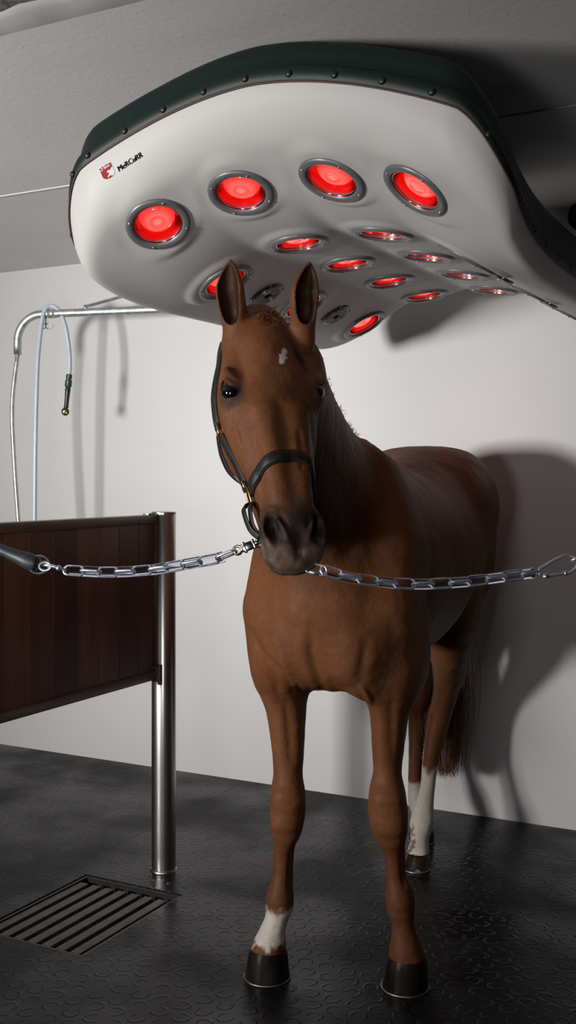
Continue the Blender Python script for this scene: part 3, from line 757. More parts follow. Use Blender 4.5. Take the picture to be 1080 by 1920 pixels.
# eye openings
EC = {}
for s in (-1, 1):
    EC[s] = HD(.100 if s < 0 else .104, .183 if s < 0 else .176, -.052) if s > 0 else HD(-.099, .183, -.052)
    out = aL*s*.86+aD*.5; out /= np.linalg.norm(out)
    ln = aN*.93-aD*.30; ln -= out*ln.dot(out); ln /= np.linalg.norm(ln); up = np.cross(out, ln)
    c_ = EC[s]+out*.026
    add(Tube([(c_-ln*.024-aN*.002, (.004, .004)), (c_-ln*.004-aN*.011+out*.003, (.0055, .0055)), (c_+ln*.02-aN*.006, (.004, .004))], aN, 3), .012)
    cut(Ell(c_+out*.003, (.022, .0175, .0115), (out, aN*.8+aD*.0+ln*.6, np.cross(out, aN*.8+ln*.6))), .006)
# ears
EARS = {}; CAV = {}
for s, base, tip, mid in ((-1, (441, 612), (432, 487), (431, 548)), (1, (568, 610), (581, 491), (571, 552))):
    b = np.array(A3(*base, 2.635)); t_ = np.array(A3(*tip, 2.605)); m_ = np.array(A3(*mid, 2.60))
    b[2] -= .0
    P_ = [b-np.array((0, -.01, .035)), b, b*.62+m_*.38, m_*.98+t_*.02, m_*.62+t_*.38, m_*.26+t_*.74, t_]
    sd = np.array((math.cos(math.radians(s*18)), math.sin(math.radians(s*18)), 0))
    ra = [(.030, .030), (.031, .028), (.034, .027), (.0355, .025), (.030, .021), (.017, .013), (.003, .003)]
    add(Tube(list(zip(P_, ra)), sd, 3), .02)
    fw = np.cross(sd, (0, 0, 1)); fw = fw*(-1 if fw[1] > 0 else 1)
    Q_ = [P_[1]+fw*.026+np.array((0, 0, .012)), P_[2]+fw*.018, P_[3]+fw*.017, P_[4]+fw*.016, P_[5]+fw*.012, P_[6]+fw*.007-np.array((0, 0, .012))]
    rc = [(.010, .012), (.021, .024), (.0255, .026), (.0205, .021), (.0095, .012), (.002, .003)]
    CAV[s] = Tube(list(zip(Q_, rc)), sd, 3); cut(CAV[s], .004)
    EARS[s] = (P_, Q_, sd, fw)

def polygonise(lo, hi, h):
    lo = np.array(lo); n = np.ceil((np.array(hi)-lo)/h).astype(int)+1
    ax = [lo[i]+h*np.arange(n[i]) for i in range(3)]
    nc = (n+3)//4+1; cax = [lo[i]+4*h*np.arange(nc[i]) for i in range(3)]
    def evalpts(X):
        out = np.empty(len(X), np.float32)
        for a_ in range(0, len(X), 60000): out[a_:a_+60000] = apply_ops(X[a_:a_+60000], np.full(min(60000, len(X)-a_), .5, np.float32))
        return out
    CG = evalpts(np.stack(np.meshgrid(*cax, indexing='ij'), -1).reshape(-1, 3)).reshape(nc)
    G = np.repeat(np.repeat(np.repeat(CG, 4, 0), 4, 1), 4, 2)[2:, 2:, 2:]
    G = np.pad(G, [(0, max(0, n[i]-G.shape[i])) for i in range(3)], mode='edge')[:n[0], :n[1], :n[2]].copy()
    mn = np.abs(CG) < 4*h*1.9
    near = np.zeros(nc, bool)
    for dx in (0, 1):
        for dy in (0, 1):
            for dz in (0, 1): near[:nc[0]-1, :nc[1]-1, :nc[2]-1] |= mn[dx:nc[0]-1+dx, dy:nc[1]-1+dy, dz:nc[2]-1+dz]
    FM = np.repeat(np.repeat(np.repeat(near, 4, 0), 4, 1), 4, 2)[:n[0], :n[1], :n[2]]
    J = np.argwhere(FM); G[FM] = evalpts(lo+h*J)
    ins = G < 0
    c = np.zeros(n-1, np.int8)
    for dx in (0, 1):
        for dy in (0, 1):
            for dz in (0, 1): c += ins[dx:n[0]-1+dx, dy:n[1]-1+dy, dz:n[2]-1+dz]
    act = (c > 0) & (c < 8); I = np.argwhere(act); idx = np.full(n-1, -1, np.int32); idx[act] = np.arange(len(I))
    acc = np.zeros((len(I), 3)); cnt = np.zeros(len(I))
    offs = [(a, b, d) for a in (0, 1) for b in (0, 1) for d in (0, 1)]
    val = {o_: G[I[:, 0]+o_[0], I[:, 1]+o_[1], I[:, 2]+o_[2]] for o_ in offs}
    for o_ in offs:
        for k in range(3):
            if o_[k]: continue
            o2 = tuple(o_[i]+(1 if i == k else 0) for i in range(3)); a, b = val[o_], val[o2]
            m = (a < 0) != (b < 0); t = np.where(m, a/np.where(m, a-b, 1), 0)
            p = np.tile(np.array(o_, float), (len(I), 1)); p[:, k] += t; acc[m] += p[m]; cnt[m] += 1
    Vt = lo+h*(I+acc/cnt[:, None])
    Fs = []
    for k in range(3):
        i, j = [(1, 2), (2, 0), (0, 1)][k]
        sl = [slice(1, n[q]-1) for q in range(3)]; sl[k] = slice(0, n[k]-1)
        s2 = list(sl); s2[k] = slice(1, n[k])
        A_, B_ = ins[tuple(sl)], ins[tuple(s2)]; ch = A_ != B_; E_ = np.argwhere(ch)
        E_ = E_+np.array([0 if q == k else 1 for q in range(3)]); flip = A_[ch]
        def cell(di, dj):
            e = E_.copy(); e[:, i] += di; e[:, j] += dj; return idx[e[:, 0], e[:, 1], e[:, 2]]
        Q = np.stack([cell(-1, -1), cell(0, -1), cell(0, 0), cell(-1, 0)], 1)
        Q[~flip] = Q[~flip][:, ::-1]; Fs.append(Q[(Q >= 0).all(1)])
    return Vt, np.vstack(Fs)
def relax(V_, F_, it=2, lam=.5):
    E = np.vstack([F_[:, [0, 1]], F_[:, [1, 2]], F_[:, [2, 3]], F_[:, [3, 0]]]); E = np.vstack([E, E[:, ::-1]])
    for q in range(it):
        acc = np.zeros_like(V_); cnt = np.bincount(E[:, 0], minlength=len(V_)).astype(float)
        for c_ in range(3): acc[:, c_] = np.bincount(E[:, 0], V_[E[:, 1], c_], minlength=len(V_))
        V_ = V_+lam*(acc/np.maximum(cnt, 1)[:, None]-V_)
    return V_
def fbm(P, sc):
    P = P*sc; return (np.sin(P[:, 0]*1.7+2.1*np.sin(P[:, 1]*1.3+.4))+np.sin(P[:, 1]*2.1+1.7*np.sin(P[:, 2]*1.1))+np.sin(P[:, 2]*1.9+1.9*np.sin(P[:, 0]*1.6+1)))/3
cut_y = 2.93    # the fine head grid ends here, the coarser body grid begins
V1_, F1_ = polygonise((-.30, 2.22, 1.15), (.30, cut_y+.01, 2.12), .0034)
V2_, F2_ = polygonise((-.25, cut_y-.02, 0.05), (1.02, 5.0, 1.80), .0068)
def trim(Vt, Ft, keep):
    k = keep(Vt); Ft = Ft[k[Ft].all(1)]; us = np.unique(Ft); mp_ = np.full(len(Vt), -1); mp_[us] = np.arange(len(us)); return Vt[us], mp_[Ft]
V1_ = relax(V1_, F1_, 3, .5); V2_ = relax(V2_, F2_, 4, .5)
V1_, F1_ = trim(V1_, F1_, lambda v: v[:, 1] < cut_y)
V2_, F2_ = trim(V2_, F2_, lambda v: v[:, 1] > cut_y-.007)
Vb = np.vstack([V1_, V2_]); Fb = np.vstack([F1_, F2_+len(V1_)])
# colours
q = Vb-np.array(PO); hl, hn, hd = q.dot(aL), q.dot(aN), q.dot(aD)
inhead = (Vb[:, 1] < 2.75)
n1, n2, n3 = fbm(Vb, 9), fbm(Vb, 31), fbm(Vb, 95)
base = np.array((.110, .040, .0165)); gold = np.array((.156, .063, .027)); deep = np.array((.056, .018, .008))
w = np.clip(.5+.35*n1+.12*n2, 0, 1)[:, None]; C_ = base*(1-w)+gold*w
zz = Vb[:, 2]
def mixc(C, c, w): w = np.clip(w, 0, 1)[:, None]; return C*(1-w)+np.array(c)*w
C_ = mixc(C_, deep, .35*sst((.62-zz)/.3)*(zz < .75)+.15*sst((zz-1.45)/.2)*(Vb[:, 1] > 3.0))
# muzzle
mz = inhead*sst((hn-.435+.012*n2-.03*np.clip(-hd/.1, 0, 1)+.02*np.clip(1-np.abs(hl)/.03, 0, 1))/.085)
C_ = mixc(C_, (.030, .022, .021), mz*.97)
C_ = mixc(C_, (.16, .11, .085), inhead*sst((hn-.572+.02*np.abs(hl)/.05)/.02)*sst((hd+.100)/.02)*.8*np.clip(.7+.5*n3, 0, 1))
C_ = mixc(C_, (.010, .008, .008), inhead*sst((hn-.53)/.02)*(1-sst((hd+.106)/.008)))
for s in (-1, 1):
    d = np.linalg.norm(Vb-EC[s]-aN*.006, axis=1); C_ = mixc(C_, (.040, .027, .024), inhead*(1-sst((d-.026)/.020))*.7)
    ne = np.linalg.norm((Vb-HD(s*.052, .515, -.026))/np.array((1, 1, 1.5)), axis=1); C_ = mixc(C_, (.012, .008, .008), inhead*(1-sst((ne-.014)/.012))*.9)
    P_, Q_, sd, fw = EARS[s]
    # inside of the ears
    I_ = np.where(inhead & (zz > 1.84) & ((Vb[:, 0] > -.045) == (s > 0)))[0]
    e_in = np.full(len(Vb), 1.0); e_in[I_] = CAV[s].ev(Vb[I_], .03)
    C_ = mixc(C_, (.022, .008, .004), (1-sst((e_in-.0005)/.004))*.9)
# star
sx_ = at(524, 668, 2.5); st_w = []
sl_, sn_ = hl-(.018), hn-.108
star = 1-sst((np.hypot(sl_*1.25+.3*sn_, sn_*.72)*1.0-.0105+.004*n3-.003*np.sin(4*np.arctan2(sn_, sl_+1e-5)))/.003)
C_ = mixc(C_, (.55, .48, .43), inhead*star*(hd > -.03)*.95)
# white marks on the legs
white = np.array((.50, .46, .42))
def sock(C, sel, z0, z1, jag, c=white): return mixc(C, c, sel*sst((z1+jag-zz)/.02)*sst((zz-z0-jag*.8)/.012))
left_f = (Vb[:, 0] < .1) & (Vb[:, 1] < 3.6)
C_ = sock(C_, left_f, .106, .222, .016*n3+.008*n2)
hl_r = (Vb[:, 1] > 4.0) & (Vb[:, 1] < 4.50); C_ = sock(C_, hl_r, -.1, .335, .02*n2, (.44, .40, .36)); C_ = mixc(C_, (.12, .05, .02), hl_r*(zz < .15)*(n3 > -.1)*sst((.16-zz)/.03)*(Vb[:, 0] < .49)*.8)
hl_l = (Vb[:, 1] >= 4.50); C_ = sock(C_, hl_l, -.1, .235, .02*n2, (.36, .33, .30))
# finer modelling of muscles, folds, tendons: strokes given where they lie on the front of the horse
def vnormals(V_, F_):
    n_ = np.cross(V_[F_[:, 2]]-V_[F_[:, 0]], V_[F_[:, 3]]-V_[F_[:, 1]]); N = np.zeros_like(V_)
    for k in range(4):
        for c_ in range(3): N[:, c_] += np.bincount(F_[:, k], n_[:, c_], minlength=len(V_))
    return N/np.maximum(np.linalg.norm(N, axis=1), 1e-9)[:, None]
NV = vnormals(Vb, Fb)
if (NV*(Vb-Vb.mean(0))).sum() < 0: NV = -NV
vx, vy = CX+F*Vb[:, 0]/Vb[:, 1], HY-F*(Vb[:, 2]-EYE)/Vb[:, 1]
DSP = np.zeros(len(Vb))
def stroke(pl_, w, amp, ymax, ymin=0):
    P = cat([(p[0], p[1], 0) for p in pl_], 4)[:, :2]
    m = np.where((Vb[:, 1] < ymax) & (Vb[:, 1] > ymin) & (NV[:, 1] < -.05) & (vx > P[:, 0].min()-3*w) & (vx < P[:, 0].max()+3*w) & (vy > P[:, 1].min()-3*w) & (vy < P[:, 1].max()+3*w))[0]
    best = np.full(len(m), 1e9); fade = np.ones(len(m)); q_ = np.stack([vx[m], vy[m]], 1); n_ = len(P)-1
    for i in range(n_):
        ab = P[i+1]-P[i]; t_ = np.clip(((q_-P[i])@ab)/(ab@ab+1e-9), 0, 1); d = np.linalg.norm(q_-P[i]-t_[:, None]*ab, axis=1)
        u_ = (i+t_)/n_; b_ = d < best; best = np.where(b_, d, best); fade = np.where(b_, np.sin(np.pi*np.clip(u_, .0, 1))**.6, fade)
    DSP[m] += amp*fade*np.exp(-(best/w)**2)
for args in [
    ([(583, 1165), (586, 1225), (598, 1268), (612, 1306)], 8, -.007, 3.3), ([(560, 1180), (572, 1240), (592, 1292)], 11, .006, 3.3),
    ([(492, 1222), (516, 1248), (540, 1272), (553, 1302)], 6, -.007, 3.4), ([(520, 1205), (535, 1250), (556, 1288)], 8, .005, 3.3),
    ([(545, 1262), (560, 1290), (572, 1312)], 5, -.005, 3.4), ([(640, 1190), (650, 1240), (640, 1275)], 30, .008, 3.3), ([(525, 1130), (515, 1180), (520, 1215)], 26, .006, 3.3),
    ([(466, 1175), (483, 1214), (500, 1240)], 7, -.010, 3.6), ([(484, 1242), (488, 1270), (494, 1300)], 12, .007, 3.6),
    ([(612, 1275), (640, 1292), (680, 1292)], 9, -.006, 3.3), ([(690, 1190), (680, 1240), (672, 1290)], 10, -.005, 3.3), ([(664, 1288), (678, 1304), (690, 1330)], 4, -.003, 3.4),
    ([(674, 1284), (688, 1302), (697, 1322)], 3.5, .004, 3.4), ([(683, 1284), (696, 1300), (703, 1316)], 3, -.0015, 3.4),
    ([(486, 1232), (500, 1262), (512, 1300)], 8, .005, 3.5), ([(505, 1250), (518, 1285), (524, 1330)], 7, -.005, 3.5),
    ([(533, 1300), (541, 1370), (545, 1440)], 8, -.006, 3.5), ([(555, 1310), (560, 1380), (560, 1440)], 8, .004, 3.5), ([(737, 1290), (734, 1360), (738, 1440)], 8, -.005, 3.5), ([(712, 1310), (712, 1380), (712, 1440)], 8, .004, 3.5),
    ([(515, 1500), (538, 1508), (562, 1500)], 7, -.003, 3.5), ([(512, 1562), (536, 1568), (560, 1560)], 7, -.003, 3.5), ([(700, 1508), (728, 1516), (756, 1508)], 7, -.003, 3.5), ([(706, 1572), (733, 1578), (758, 1570)], 7, -.003, 3.5),
    ([(546, 1595), (543, 1640), (540, 1668)], 4, -.005, 3.5), ([(752, 1600), (755, 1640), (760, 1670)], 4, -.005, 3.5), ([(505, 1700), (524, 1706), (545, 1698)], 5, -.003, 3.5), ([(730, 1706), (750, 1714), (772, 1704)], 5, -.003, 3.5),
    ([(795, 1040), (797, 1130), (785, 1190), (765, 1235)], 10, -.010, 3.9), ([(820, 1040), (825, 1120), (815, 1180)], 22, .006, 4.2),
    ([(640, 900), (655, 980), (650, 1060)], 16, -.006, 3.6), ([(700, 870), (720, 930), (735, 1000)], 14, -.006, 3.8),
    ([(438, 790), (450, 830), (466, 866)], 5, .0035, 2.75), ([(428, 800), (440, 845), (455, 880)], 5, -.0025, 2.75), ([(560, 800), (566, 845), (566, 885)], 6, -.005, 2.75),
    ([(470, 760), (478, 820), (492, 880)], 9, -.003, 2.75), ([(505, 745), (512, 820), (525, 900)], 14, .003, 2.75), ([(482, 880), (492, 925), (500, 955)], 6, -.003, 2.75), ([(440, 640), (455, 690), (462, 720)], 9, -.004, 2.75),
    ([(478, 700), (500, 680), (515, 640)], 12, .003, 2.75), ([(490, 965), (506, 952), (522, 960)], 3, .0022, 2.75), ([(488, 1035), (505, 1046), (530, 1052)], 3, -.002, 2.75), ([(416, 716), (430, 708), (446, 716)], 3, -.0025, 2.75), ([(414, 704), (432, 696), (452, 708)], 4, -.002, 2.75)]: stroke(*args)
rough_ = fbm(Vb, 26)*.0009+fbm(Vb+3, 60)*.0005
Vb = Vb+NV*(DSP+rough_)[:, None]
print('horse verts', len(Vb))
horse = empty('horse', (float(HB.x), float(HB.y)+.5, 0), 'chestnut brown horse with small white star standing under the heat lamp hood facing forward', 'horse')
me = bpy.data.meshes.new('body'); off = np.array(wmat(horse).translation)
me.vertices.add(len(Vb)); me.vertices.foreach_set('co', (Vb-off).astype(np.float32).ravel())
me.loops.add(Fb.size); me.loops.foreach_set('vertex_index', Fb.astype(np.int32).ravel())
me.polygons.add(len(Fb)); me.polygons.foreach_set('loop_start', np.arange(0, Fb.size, 4, dtype=np.int32))
me.polygons.foreach_set('use_smooth', np.ones(len(Fb), bool)); me.update(calc_edges=True)
ca = me.color_attributes.new('coat', 'FLOAT_COLOR', 'POINT'); ca.data.foreach_set('color', np.hstack([C_, np.ones((len(C_), 1))]).astype(np.float32).ravel())
me.materials.append(m_coat); body = bpy.data.objects.new('body', me); COL.objects.link(body); place(body, wmat(horse).copy(), horse)
t = NT(m_coat); at_ = t.n('ShaderNodeAttribute', attribute_name='coat')
v = t.coord(); hair = t.noise(1.0, 5, t.coord((260, 260, 60)), .6); mott = t.noise(14, 4, v)
mx = t.n('ShaderNodeMix', data_type='RGBA', blend_type='MULTIPLY'); mx.inputs[0].default_value = 1.0
t.l(at_.outputs['Color'], mx.inputs[6]); t.l(t.ramp(t.m('ADD', t.m('MULTIPLY', hair, .7), t.m('MULTIPLY', mott, .3)), [(.3, (.72, .70, .68)), (.7, (1.2, 1.18, 1.15))]), mx.inputs[7])
t.l(mx.outputs[2], t.b.inputs['Base Color']); b1_ = t.bump(hair, .22, .002); t.bump(t.m('ADD', mott, t.noise(5, 3, v)), .5, .010, b1_)
t.b.inputs['Roughness'].default_value = .55; t.b.inputs['Specular IOR Level'].default_value = .14
t.b.inputs['Sheen Weight'].default_value = .0; t.b.inputs['Sheen Tint'].default_value = (.9, .6, .45, 1)

# hooves
def hoof(px, ptop, Yt, toe, w0, w1, name='hoof', turn=0):
    top = at(px[0], ptop, Yt); zt = top.z; cx = at(px[1], 1800, 1).x*0
    bot = Vector(((px[1]-CX)/F*toe, toe+w1*1.02, 0)); tp = Vector((top.x, top.y, zt))
    v, f = [], []; n = 40; lv = [(0, 1.0, 1.0), (.04, 1.015, 1), (.35, 1.0, 1), (.7, 1.0, 1), (.9, 1.0, 1), (1.0, .93, 1), (1.0, .0, 1)]
    fw_ = Vector((math.sin(turn), -math.cos(turn), 0)); sd_ = Vector((math.cos(turn), math.sin(turn), 0))
    for (tt, sc, _) in lv:
        hgt_ = tt; c = bot.lerp(tp, hgt_); c.z = tt*zt; rw = w1+(w0-w1)*tt; 
        for i in range(n):
            a = 2*math.pi*i/n; x, y = math.cos(a), math.sin(a)
            yy = y*(1.04 if y > 0 else .92)
            if tt < .5 and y < -.6: yy += .10*(1-abs(x)/.8 if abs(x) < .8 else 0)
            p = c+sd_*x*rw*sc+fw_*yy*rw*sc; p.z = max(tt*zt - (.010*max(0, -y)*tt if sc > 0 else 0) + (.0), 0.004)
            if tt == 1.0 and sc == .93: p.z = zt+.004
            if sc == 0: p.z = zt
            v.append(p)
    for k in range(len(lv)-1):
        for i in range(n): j = (i+1) % n; f.append((k*n+i, k*n+j, (k+1)*n+j, (k+1)*n+i))
    f.append(tuple(reversed(range(n))))
    h_ = mk(name, (v, f), m_hoof, horse, angle=50)
    ps = []
    for a in np.linspace(-2.3, 2.3, 25)+math.pi/2:
        x, y = math.cos(a), math.sin(a); p = bot+sd_*x*w1*1.0+fw_*(y*(1.04 if y > 0 else .92))*w1; p.z = .0034; ps.append(p)
    mk('horseshoe', tube(ps, .0034, 8), m_shoe, h_)
    tc_ = bot+fw_*w1*1.035; mk('toe_clip', (lambda: ([tc_+sd_*a+Vector((0, 0, b))+fw_*c_ for a, b, c_ in ((-.014, .003, .0015), (.014, .003, .0015), (.008, .013, -.0005), (0, .017, -.0015), (-.008, .013, -.0005), (-.014, .003, -.006), (.014, .003, -.006), (0, .017, -.007))], [(0, 1, 2, 3, 4), (0, 4, 3, 7, 5), (1, 6, 7, 3, 2), (5, 7, 6)]))(), m_shoe, h_, smooth=False)
hoof((503, 500), 1780, 3.26, 3.213, .057, .068, turn=math.radians(-10))
hoof((763, 764), 1795, 3.195, 3.148, .059, .069, turn=math.radians(4))
hoof((784, 783), 1602, 4.21, 4.135, .047, .053)
hoof((792, 793), 1555, 4.50, 4.45, .047, .053)

# eyes
for s in (-1, 1):
    out = aL*s*.86+aD*.5; out /= np.linalg.norm(out)
    c = Vector(EC[s]+out*.004)
    e = mk('eye', xf(lathe([(.0222*math.sin(a)+1e-5, .0222*math.cos(a)) for a in np.linspace(0, math.pi, 20)], 32, caps=False), Matrix.Translation(c)), m_eye, horse)
    # lashes
    ln = aN*.93-aD*.30; ln -= out*ln.dot(out); ln /= np.linalg.norm(ln)
    lv = []
    for k in range(34):
        u_ = -1+2*k/33; b0 = EC[s]+out*(.028+.004*(1-u_*u_))+ln*(u_*.016+.002)-aN*(.011-.005*u_*u_)
        d_ = out*(.9+.2*rng.random())-aN*(.15+.25*rng.random())+ln*u_*.35; d_ /= np.linalg.norm(d_); L_ = .006+.005*rng.random()
        lv.append(tube([Vector(b0), Vector(b0+d_*L_*.6-aN*.0), Vector(b0+d_*L_+aN*.003)], [.0005, .0004, .0001], 4))
    mk('eyelashes', join(*lv), mat('lash_hair', (.03, .012, .006), .5), horse)

# hair: forelock, mane, tail
m_hair = noisy('auburn_hair', (.13, .036, .016), (.24, .08, .036), 120, .42, bump=.1)
def strands(roots, dirs, lens, r0, droop, seg=6, curl=.0, side=3):
    out = []
    for p, d, L in zip(roots, dirs, lens):
        p = Vector(p); d = Vector(d).normalized(); pts = [p.copy()]; st = L/seg; ph = rng.random()*6.28
        for k in range(seg):
            d = (d+Vector((0, 0, -droop))+Vector((math.sin(ph+k*1.3), math.cos(ph+k*1.7), math.sin(ph*2+k))) * curl).normalized(); p = p+d*st; pts.append(p.copy())
        out.append(tube(pts, [r0*(1-.8*i/seg) for i in range(seg+1)], side, caps=False))
    return join(*out)
bvh = BVHTree.FromPolygons([Vector(p) for p in Vb], [tuple(int(i) for i in q_) for q_ in Fb])
def surf_pt(c, d, far=.3, n=0, inner=0.0):
    c = np.array(c, float); d = np.array(d, float)/np.linalg.norm(d)
    hit_, nn, _, _ = bvh.ray_cast(Vector(c+d*far), Vector(-d), far)
    if hit_ is None: return c, d
    if nn.dot(Vector(d)) < 0: nn = -nn
    return np.array(hit_), np.array(nn)
rt, dr, ln_ = [], [], []
for k in range(420):
    a, b = rng.normal(0, .014), rng.random()
    p, g = surf_pt(HD(a+.008, -.005+b*.055, -.10), aD-aN*.5, .22, 90)
    if np.linalg.norm(p-HD(.008, .02, -.03)) > .055: continue
    rt.append(p-g*.001); dr.append(g*.5+aN*(.35+.4*rng.random())+aL*rng.normal(0, .55)-aN*.5*(b < .25)); ln_.append(.014+.016*rng.random())
mk('forelock', strands(rt, dr, ln_, .0011, .12, 5, .45), m_hair, horse)
rt, dr, ln_ = [], [], []
NKP = cat([tuple(p) for p, r in nk], 12)
for k in range(3800):
    i = rng.integers(int(len(NKP)*.22), len(NKP)-3)
    c = NKP[i]; tdir = NKP[i+1]-NKP[i-1]; tdir /= np.linalg.norm(tdir); up = np.cross(Rv, tdir); up = up*(1 if up[2] > 0 else -1)
    p = c+up*(.085 if False else 0)
    rt.append((c, up)); 
cache = {}
for (c, up) in rt[:]:
    key = tuple(np.round(c, 4))
    if key not in cache: cache[key] = surf_pt(c, up, .36, 120)
rt2 = []
for (c, up) in rt:
    p, g = cache[tuple(np.round(c, 4))]; clump = rng.random()
    rt2.append(p+Rv*rng.normal(.003, .008)+rng.normal(0, .006, 3)-g*.004); dr.append(up+Rv*(.5+rng.normal(0, .3))+rng.normal(0, .35, 3)); ln_.append(.010+.016*rng.random()+ (.018 if c[1] > 3.15 and rng.random() < .3 else 0))
mk('mane', strands(rt2, dr, ln_, .0013, .12, 5, .60), m_hair, horse)
rt, dr, ln_ = [], [], []
# tail: dock then a long fall of hair
dock = [H(0, 1.55, 1.44), H(-.01, 1.59, 1.34), H(-.04, 1.585, 1.15), H(-.055, 1.565, .9)]
mk('tail_dock', tube(spline(dock, 6), list(np.linspace(.035, .02, 19)), 14), m_coat if False else m_hair, horse)
tl = []
DK = np.array(spline([Vector(tuple(p)) for p in dock], 10))
tend = np.array(A3(836, 1458, 4.62))
for k in range(1500):
    i = rng.integers(0, len(DK)); p0 = DK[i]+rng.normal(0, .013, 3)*np.array((1, .7, 1))
    sp_ = rng.normal(0, .030); e_pt = np.array((tend[0]+sp_, tend[1]+rng.normal(0, .025), tend[2]+abs(rng.normal(0, .055))+(.35*rng.random() if rng.random() < .22 else 0)))
    m1 = p0*.66+e_pt*.34; m1[0] += sp_*.7; m1[:2] += (DK[-1]-m1)[:2]*.3
    m2 = p0*.3+e_pt*.7; m2[0] += sp_*.7+.012*math.sin(k)
    tl.append(tube(spline([p0, m1, m2, e_pt], 3), [.0016]*5+[.0014, .0012, .001, .0008, .0004], 3, caps=False))
for k in range(16):
    i = rng.integers(len(DK)//2, len(DK)); p0 = DK[i]; e_pt = np.array(A3(868+rng.random()*10, 1300+rng.random()*120, 4.6)); m1 = (p0+e_pt)/2+np.array((.03, 0, 0))
    tl.append(tube(spline([p0, m1, e_pt], 4), .0007, 3, caps=False))
mk('tail', join(*tl), m_hair, horse)
# whiskers
wh = []
for k in range(60):
    s = rng.choice((-1, 1)); l, n_ = s*(.015+.04*rng.random()), .56+.06*rng.random()
    p, g = surf_pt(HD(l*.3, n_*.9+.05, -.08), aL*l*16+aN*(.6*rng.random())-aD*(.5*rng.random()-.3), .15, 70)
    wh.append(tube([Vector(p), Vector(p+g*.012), Vector(p+g*.024+np.array((0, 0, -.006)))], [.0003, .0002, .0001], 3, caps=False))
tag(mk('whiskers', join(*wh), mat('whisker_hair', (.10, .07, .05), .5), horse), kind='stuff')

# ================================================================ HALTER
halter = empty('leather_halter', HD(0, .38, -.01), 'black leather halter with brass buckles worn on the horse head', 'halter')
def hp(n_, phi, off=.003, cd=-.075):
    """point on the head skin: n along the face, phi degrees from the front (negative = image left)"""
    c = HD(0, n_, cd); d = math.cos(math.radians(phi))*aD+math.sin(math.radians(phi))*aL
    p, g = surf_pt(c, d, .24, 160); return Vector(p+g*off), Vector(g)
def smooth_path(P, N, it=2):
    for _ in range(it):
        P = [P[0]]+[(P[i-1]+P[i]*2+P[i+1])/4 for i in range(1, len(P)-1)]+[P[-1]]; N = [N[0]]+[(N[i-1]+N[i]+N[i+1]).normalized() for i in range(1, len(N)-1)]+[N[-1]]
    return P, N
def band(name, keys, w, th, steps=8, off=.003, m=m_leather, cd=-.075, it=2, face=0.0):
    K_ = spline(keys, steps); pn = [hp(a, b, off, cd) for a, b in K_]; P, N = smooth_path([p for p, _ in pn], [n_ for _, n_ in pn], it)
    NF = [(n_+Vector((0, -face, 0))).normalized() for n_ in N]
    return mk(name, strap([p+q_*th*.0 for p, q_ in zip(P, NF)], NF, w, th), m, halter), P, N
nb, NP_, NN_ = band('noseband', [(.420, -100), (.395, -72), (.372, -40), (.362, -8), (.364, 20), (.385, 55), (.415, 90)], .026, .005)
mk('noseband_padding', strap([p-n_*.002 for p, n_ in zip(NP_, NN_)], NN_, .031, .0045), m_leather, halter)
def cpt(px, py, Y): return at(px, py, Y)
ck, CP, CN = band('cheek_strap', [(.255, -106), (.29, -102), (.34, -98), (.38, -97), (.405, -98)], .023, .0045, cd=-.10, face=.8, off=.005)
cu, UP_, UN_ = band('crown_strap', [(.235, -106), (.18, -103), (.12, -100), (.06, -102), (.0, -112)], .022, .004, cd=-.11, face=.9, off=.006)
ck2, _, _ = band('cheek_strap', [(.245, 112), (.30, 106), (.36, 100), (.41, 95)], .020, .004, cd=-.11)
th_, TP, TN = band('throat_strap', [(.235, -116), (.27, -128), (.31, -138), (.345, -150), (.36, -170), (.35, -190), (.31, -215)], .018, .0035, cd=-.13, face=.3)
def ringq(name, c, nrm, ax, w, h, r=.0028):
    nrm = Vector(nrm).normalized(); ax = Vector(ax); ax = (ax-nrm*ax.dot(nrm)).normalized(); sd = nrm.cross(ax); P = []
    for i in range(28):
        a = 2*math.pi*i/28; ca, sa = math.cos(a), math.sin(a)
        P.append(Vector(c)+ax*h*math.copysign(abs(ca)**.6, ca)+sd*w*math.copysign(abs(sa)**.6, sa))
    return mk(name, tube(P, r, 8, closed=True), m_brass, halter)
lr = NP_[0]; ln0 = NN_[0]
ringq('square_ring', lr+ln0*.004+Vector((0, 0, -.008)), ln0, hN, .013, .022)
ringq('cheek_ring', UP_[0]+UN_[0]*.003, UN_[0], hN, .011, .015)
ringq('buckle', (CP[-6]+CN[-6]*.006), CN[-6], hN, .012, .010, .0022)
# hanging chin straps from the ring to the snap
r0_ = lr+Vector((0, 0, -.026)); SN = at(487, 1018, 2.445)
for sx, sy, c1, c2 in ((-.004, 0, (457, 955), (468, 990)), (.006, .01, (469, 950), (474, 985))):
    pts = spline([r0_+Vector((sx, sy, 0)), cpt(*c1, 2.47), cpt(*c2, 2.455), SN+Vector((sx*.3, sy*.4, .012))], 8)
    pts = [Vector(p) for p in pts]; mk('chin_strap', strap(pts, [Vector((-.8, -.55, .2))]*len(pts), .016, .0028), m_leather, halter)
pts = [Vector(p) for p in spline([SN+Vector((.004, .004, .010)), HD(-.02, .50, -.155), HD(.03, .46, -.165), HD(.075, .43, -.11)], 8)]
mk('chin_strap', strap(pts, [Vector((0, .3, -1))]*len(pts), .017, .0035), m_leather, halter)

